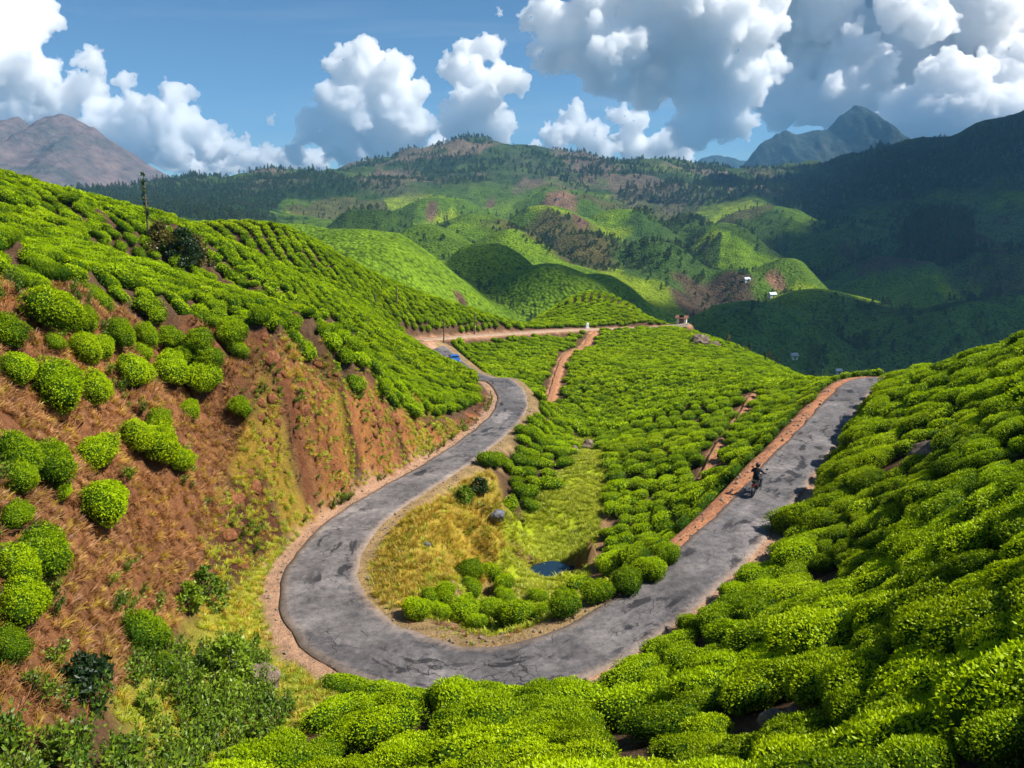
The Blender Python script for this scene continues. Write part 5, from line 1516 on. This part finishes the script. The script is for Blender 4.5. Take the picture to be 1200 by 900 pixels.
def rider():
    J = {'pelvis': (0, -0.26, 0.93, .15), 'waist': (0, -0.24, 1.07, .145), 'chest': (0, -0.15, 1.28, .165), 'neck0': (0, -0.10, 1.42, .075), 'head': (0, -0.06, 1.53, .085)}
    E = [('pelvis', 'waist'), ('waist', 'chest'), ('chest', 'neck0'), ('neck0', 'head')]
    for s, n in ((-1, 'l'), (1, 'r')):
        J.update({'sh' + n: (s * .17, -.13, 1.37, .075), 'el' + n: (s * .33, 0.02, 1.14, .052), 'wr' + n: (s * .335, .27, 1.08, .036), 'ha' + n: (s * .335, .35, 1.055, .042),
                  'hp' + n: (s * .10, -.24, .92, .115), 'kn' + n: (s * .20, .17, .80, .075), 'an' + n: (s * .17, -.03, .40, .048), 'to' + n: (s * .17, .16, .36, .045)})
        E += [('chest', 'sh' + n), ('sh' + n, 'el' + n), ('el' + n, 'wr' + n), ('wr' + n, 'ha' + n), ('pelvis', 'hp' + n), ('hp' + n, 'kn' + n), ('kn' + n, 'an' + n), ('an' + n, 'to' + n)]
        for k in range(4):                                     # fingers closed round the grip
            x = s * (.30 + .024 * k)
            J.update({f'f{n}{k}a': (x, .385, 1.068, .011), f'f{n}{k}b': (x, .40, 1.035, .010), f'f{n}{k}c': (x, .375, 1.012, .009)})
            E += [('ha' + n, f'f{n}{k}a'), (f'f{n}{k}a', f'f{n}{k}b'), (f'f{n}{k}b', f'f{n}{k}c')]
        J.update({f't{n}a': (s * .285, .33, 1.03, .012), f't{n}b': (s * .275, .37, 1.015, .010)}); E += [('ha' + n, f't{n}a'), (f't{n}a', f't{n}b')]
    names = list(J)
    me = bpy.data.meshes.new('person'); me.from_pydata([J[n][:3] for n in names], [(names.index(a), names.index(b)) for a, b in E], [])
    o = bpy.data.objects.new('person', me); COL.objects.link(o)
    md = o.modifiers.new('skin', 'SKIN'); md.use_smooth_shade = True
    for k, n in enumerate(names):
        sv = me.skin_vertices[0].data[k]; sv.radius = (J[n][3], J[n][3]); sv.use_root = (n == 'pelvis')
    sb = o.modifiers.new('sub', 'SUBSURF'); sb.levels = 2; sb.render_levels = 2
    m2 = bpy.data.meshes.new_from_object(o.evaluated_get(bpy.context.evaluated_depsgraph_get()))
    o.modifiers.clear(); o.data = m2
    m2.materials.clear()
    for mt in ('jacket', 'trouser', 'skin'): m2.materials.append(M[mt])
    for p in m2.polygons:
        c = p.center
        p.material_index = 2 if (c.z > 1.45 or (c.y > 0.285 and c.z > 0.98)) else (1 if c.z < 0.97 else 0)
    return o
person = rider()
person.location = bike.location; person.rotation_euler = bike.rotation_euler
tag(person, 'person in dark jacket and helmet riding the motorcycle, seen from behind', 'person')
hm = B().ball((0, -0.05, 1.59), (0.125, 0.150, 0.140), n=18).box((0, 0.075, 1.56), (0.20, 0.05, 0.12), (0, 0, 0), 0.03).done('helmet', M['black'], person)
B().box((0, 0.092, 1.585), (0.19, 0.03, 0.08), (0, 0, 0), 0.015).done('visor', M['glass'], hm)

# cars ---------------------------------------------------------------
def car(loc, yaw, paint, label, L=3.7, van=False):
    root = empty('car', loc, (0, 0, yaw))
    tag(root, label, 'car', 'cars on the dirt and tarmac roads')
    h = L / 2
    if van:
        prof = [(-h, .32), (-h, .95), (-h + .08, 1.75), (-h + .25, 1.86), (h - 1.0, 1.84), (h - .35, 1.1), (h - .02, .92), (h, .35)]
    else:
        prof = [(-h, .34), (-h - .02, .80), (-h + .35, .92), (-h + .75, 1.42), (-h + 1.05, 1.50), (h - 1.65, 1.48), (h - 1.0, .98), (h - .1, .82), (h, .40)]
    b = B().prism(prof, -.78, .78)
    bmesh.ops.bevel(b.bm, geom=list(b.bm.edges), offset=0.06, segments=2, affect='EDGES')
    b.done('body', paint, root)
    zt, zb = (1.70, 1.08) if van else (1.40, .98)
    y0, y1 = (-h + .3, h - 1.05) if van else (-h + .72, h - 1.35)
    for s in (-1, 1):
        ym = (y0 + y1) / 2
        for a, c2 in ((y0, ym - .05), (ym + .05, y1)):
            sl = .16 if not van else .05
            B().prism([(a + (0 if van else .0), zb), (c2, zb), (c2 - (sl if c2 == y1 else 0), zt), (a + (sl if a == y0 else 0), zt)], s * .775 - .012, s * .775 + .012).done('window', M['glass'], root)
    B().box((0, h - (.66 if van else 1.32), (1.48 if van else 1.24)), (1.30, .03, .62 if van else .56), (R(-(42 if van else 52)), 0, 0), .01).done('windscreen', M['glass'], root)
    B().box((0, -h + (.035 if van else .53), (1.40 if van else 1.18)), (1.28, .03, .55 if van else .48), (R(6 if van else 38), 0, 0), .01).done('rear_window', M['glass'], root)
    for s in (-1, 1):
        for y in (-h + .72, h - .72):
            w = B().ring((s * .70, y, .30), .22, .085).done('wheel', M['rubber'], root)
            B().tube((s * .66, y, .30), (s * .77, y, .30), .17, .15, 14).done('rim', M['steel'], w)
        B().box((s * .58, h - .03, .70), (.28, .08, .16), (0, 0, 0), .03).done('headlight', M['lens'], root)
        B().box((s * .66, -h + .0, .80), (.14, .06, .26), (0, 0, 0), .02).done('tail_light', M['red'], root)
    B().box((0, h + .02, .42), (1.5, .12, .16), (0, 0, 0), .04).done('bumper', M['black'], root)
    B().box((0, -h - .02, .42), (1.5, .12, .16), (0, 0, 0), .04).done('bumper', M['black'], root)
    return root
def on_path(path, u, v, lift, dirn=1):
    p = py(u, v, 100); pu, pv, pf = project(path)
    k = int(np.argmin(np.abs(pu - u) + 0.3 * np.abs(pv - v) + (pf < 88) * 500)); k = min(max(k, 2), len(path) - 3)
    t = (path[k + 2] - path[k - 2]) * dirn
    return (path[k, 0], path[k, 1], path[k, 2] + lift), math.atan2(-t[0], t[1])
_l, _y = on_path(ROAD, 533, 409, 0.08, -1)
_cb = car(_l, _y, M['blue'], 'blue car half hidden behind the tea on the road below the hill')
_cb.scale = (.72, .72, .72)
_l, _y = on_path(FARROAD, 691, 386, 0.0)
_ms = empty('milestone', (_l[0] - .3, _l[1] + 1.7, _l[2] + .02), (0, 0, .2)); tag(_ms, 'white milestone on the dirt road where the footpath leaves it', 'milestone')
B().box((0, 0, .35), (.62, .35, .9), (0, 0, 0), .05).ball((0, 0, .80), (.31, .175, .28)).done('stone', M['white'], _ms)
B().box((0, 0, -.03), (.9, .6, .2), (0, 0, 0), .03).done('plinth', M['wall'], _ms)

# poles --------------------------------------------------------------
def pole(u, v, hpx, label, arms=True, far=False):
    p = hit_far(u, v) if far else hit(u, v)
    d = np.linalg.norm(p - CAM); h = hpx / FPX * d
    root = empty('utility_pole', p, (0, rng.normal(0, .02), rng.uniform(-.5, .5)))
    tag(root, label, 'pole', 'poles along the ridge and the hill')
    r = 0.0009 * d
    B().tube((0, 0, -.5), (0, 0, h), r * 1.1, r * .8, 8).done('post', M['wood'], root)
    if arms:
        for z in (.92, .78):
            a = B().box((0, 0, h * z), (h * .28, r * 1.3, r * 1.3)).done('crossarm', M['wood'], root)
            for s in (-1, 1): B().tube((s * h * .12, 0, h * z), (s * h * .12, 0, h * z + r * 4), r * .7, r * .4, 6).done('insulator', M['white'], a)
    return root
pole(813, 383, 22, 'utility pole with crossarms at the end of the ridge road')
pole(801, 379, 17, 'shorter utility pole beside the whitewashed shelter on the ridge', True)
pole(823, 386, 18, 'utility pole just past the end of the ridge road, above the saplings')
pole(465, 362, 26, 'slim wooden pole in the tea on the far flank of the hill', False)
pole(440, 360, 14, 'short wooden pole in the tea on the flank of the hill', False)
pole(556, 392, 26, 'wooden pole where the path climbs from the dirt road', False)
pole(520, 402, 28, 'wooden pole beside the blue car', False)

# buildings ----------------------------------------------------------
def house(p, yaw, w, d, h, wallm, roofm, label, rise=0.45, nwin=2):
    root = empty('house', p, (0, 0, yaw)); tag(root, label, 'house', 'houses in the valley and on the ridge')
    B().box((0, 0, h / 2 - .6), (w, d, h + 1.2)).done('wall', wallm, root, False)
    o = .35
    b = B(); z0 = h; z1 = h + d * rise
    b.prism([(-d / 2 - o, z0 - .1), (0, z1), (d / 2 + o, z0 - .1), (d / 2 + o, z0 + .02), (0, z1 + .14), (-d / 2 - o, z0 + .02)], -w / 2 - o, w / 2 + o).done('roof', roofm, root, False)
    B().prism([(-d / 2, h), (d / 2, h), (0, z1 - .03)], -w / 2, -w / 2 + .12).prism([(-d / 2, h), (d / 2, h), (0, z1 - .03)], w / 2 - .12, w / 2).done('gable', wallm, root, False)
    dr = B().box((0, -d / 2 - .02, 1.0), (.95, .08, 2.0)).done('door', M['wood'], root, False)
    B().ball((.35, -d / 2 - .08, 1.0), .04).done('handle', M['steel'], dr)
    for k in range(nwin):
        x = (-w / 2 + .9) if k == 0 else (w / 2 - .9)
        wn = B().box((x, -d / 2 - .015, 1.5), (1.0, .07, 1.0)).done('window', M['white'], root, False)
        B().box((x, -d / 2 - .05, 1.5), (.82, .04, .82)).done('pane', M['glass'], wn, False)
    return root
_p = FARROAD[-4] + np.array([1.5, 1.5, 0.0]); _p[2] = float(H(_p[0], _p[1])) + .1
house(tuple(_p), R(-20), 1.9, 1.6, 1.3, M['wall'], M['tile'], 'small whitewashed shelter at the end of the ridge road', 0.25, 1)
_q = FARROAD[-2] + np.array([-2.2, -2.4, 0])
def blocks(name, p0, p1, h, th, mat, label, n):
    """a low wall of coursed blocks"""
    root = empty(name, tuple(p0), (0, 0, math.atan2(p1[1] - p0[1], p1[0] - p0[0]))); tag(root, label, 'wall')
    L = math.hypot(p1[0] - p0[0], p1[1] - p0[1]); me = None
    for r in range(2):
        for k in range(n):
            if me is None:
                o = B().box((0, 0, 0), (L / n - .03, th, h / 2 - .02), (0, 0, 0), .02).done('block', mat, root); me = o.data
            else:
                o = bpy.data.objects.new('block', me); COL.objects.link(o); o.parent = root
            o.location = ((k + .5 + (.25 if r else 0)) * L / n, rng.normal(0, .01), h / 4 + r * h / 2)
    return root
_a = py(786, 387, 154); _b = py(806, 386, 157); _a[2] = float(H(_a[0], _a[1])); _b[2] = float(H(_b[0], _b[1]))
blocks('retaining_wall', _a, _b, 0.7, .3, M['stone'], 'low pale retaining wall below the end of the ridge road', 6)
for k, (u, v, w, mt, rf, lab) in enumerate([(930, 420, 5.2, 'wall', 'tin', 'white house with a pale tin roof in the shaded valley'), (905, 428, 6.5, 'tile', 'tile', 'long brown roofed shed in the shaded valley below the white house'),
                                   (982, 438, 4.5, 'wall', 'tin', 'small pale house at the valley edge beyond the crest of the road'), (875, 330, 6.0, 'wall', 'tin', 'tiny white house on the reddish hill across the valley'), (905, 348, 7.0, 'wall', 'tin', 'pale shed at the foot of the small sunlit hill'),
                                   (655, 234, 9.0, 'wall', 'tile', 'brown roofed bungalow on the bare clearing of the far ridge')]):
    q = hit_far(u, v, 215)
    house((q[0], q[1], q[2] - .2), rng.uniform(-.5, .5), w * .8, w * .55, 2.3, M[mt], M[rf], lab)

# trees that stand alone ----------------------------------------------
def tree(u, v, hpx, name, label, cw=0.22, c0=0.25, mat='tree', ncl=26, nl=900, seed=0, far=False, taper=.5, group=None, lean=0, leaf=0.055):
    p = hit_far(u, v, 205) if far else hit(u, v)
    d = np.linalg.norm(p - CAM); h = hpx / FPX * d
    root = empty(name, p, (0, lean, rng.uniform(0, 6.28)))
    tag(root, label, 'tree', group)
    (TV, TF), (LV, LF, LC) = tree_parts(seed + 600, h, cw * h, c0 * h, ncl, nl, max(leaf * h, 0.10), taper)
    t = bpy.data.objects.new('trunk', fast_mesh('trunk', TV, TF, M['bark'])); COL.objects.link(t); t.parent = root
    c = bpy.data.objects.new('crown', shape_mesh('crown', [(LV, LF, LC, M[mat])])); COL.objects.link(c); c.parent = root
    return root
tree(176, 292, 78, 'slender_tree', 'tall slender tree with a bare pale tip on the tea hill', 0.035, 0.40, 'tree', 14, 260, 1, leaf=.03)
tree(216, 314, 38, 'shade_tree', 'dense dark round shade tree in the fold of the tea hill', 0.42, 0.04, 'tree', 60, 4200, 2, leaf=.07)
tree(192, 300, 32, 'shade_tree', 'yellowish brown bushy tree beside the slender tree', 0.50, 0.03, 'tree_brown', 40, 2600, 3, leaf=.08)
tree(232, 318, 34, 'shade_tree', 'olive bushy tree to the shaded side of the dark round tree', 0.42, 0.03, 'tree_brown', 40, 2600, 4, leaf=.08)
tree(952, 436, 32, 'valley_tree', 'pale green tree with a bare trunk beside the valley houses', 0.22, 0.38, 'tree_light', 22, 600, 5, True)
tree(962, 440, 34, 'valley_tree', 'dark tree behind the pale green valley tree', 0.22, 0.25, 'tree', 22, 600, 6, True)
tree(914, 432, 22, 'valley_tree', 'round light tree beside the brown shed in the valley', 0.32, 0.2, 'tree_light', 22, 500, 7, True)
for k in range(22):
    t = k / 21.0
    u = 822 + 96 * t + rng.normal(0, 2); v = 386 + 46 * t + rng.normal(0, 1.5) + 3
    tree(u, v, rng.uniform(9, 17), 'sapling', 'young shade tree in the line along the edge of the tea ridge', rng.uniform(.10, .2), 0.3, ['tree_light', 'tree', 'tree_brown'][k % 3], 12, 160, 20 + k, group='saplings along the ridge edge', leaf=.09)
def shrub(u, v, wpx, label, mat, seed, tall=1.0):
    p = hit(u, v); d = np.linalg.norm(p - CAM); w = wpx / FPX * d
    root = empty('shrub', p); tag(root, label, 'shrub')
    (TV, TF), (LV, LF, LC) = tree_parts(seed + 640, w * tall, w * .5, 0.08 * w, 30, 1300, 0.14, .7, 12)
    t = bpy.data.objects.new('stem', fast_mesh('stem', TV, TF, M['bark'])); COL.objects.link(t); t.parent = root
    c = bpy.data.objects.new('foliage', shape_mesh('foliage', [(LV, LF, LC, M[mat])])); COL.objects.link(c); c.parent = root
shrub(108, 828, 50, 'dark green shrub at the foot of the dry slope', 'tree', 1)
shrub(272, 806, 44, 'tall green shrub among the weeds close to the jagged rock', 'weed', 2, 1.2)
shrub(246, 712, 34, 'upright green shrub on the grass at the foot of the cut bank', 'weed', 3, 1.3)
shrub(222, 722, 28, 'smaller green shrub beside the upright one at the foot of the cut bank', 'weed', 4, 1.2)
shrub(545, 590, 22, 'dark shrub on the road edge at the top of the golden knoll', 'weed', 5, .9)
shrub(562, 578, 18, 'small dark shrub by the bare soil next to the golden knoll', 'tree', 6, .9)
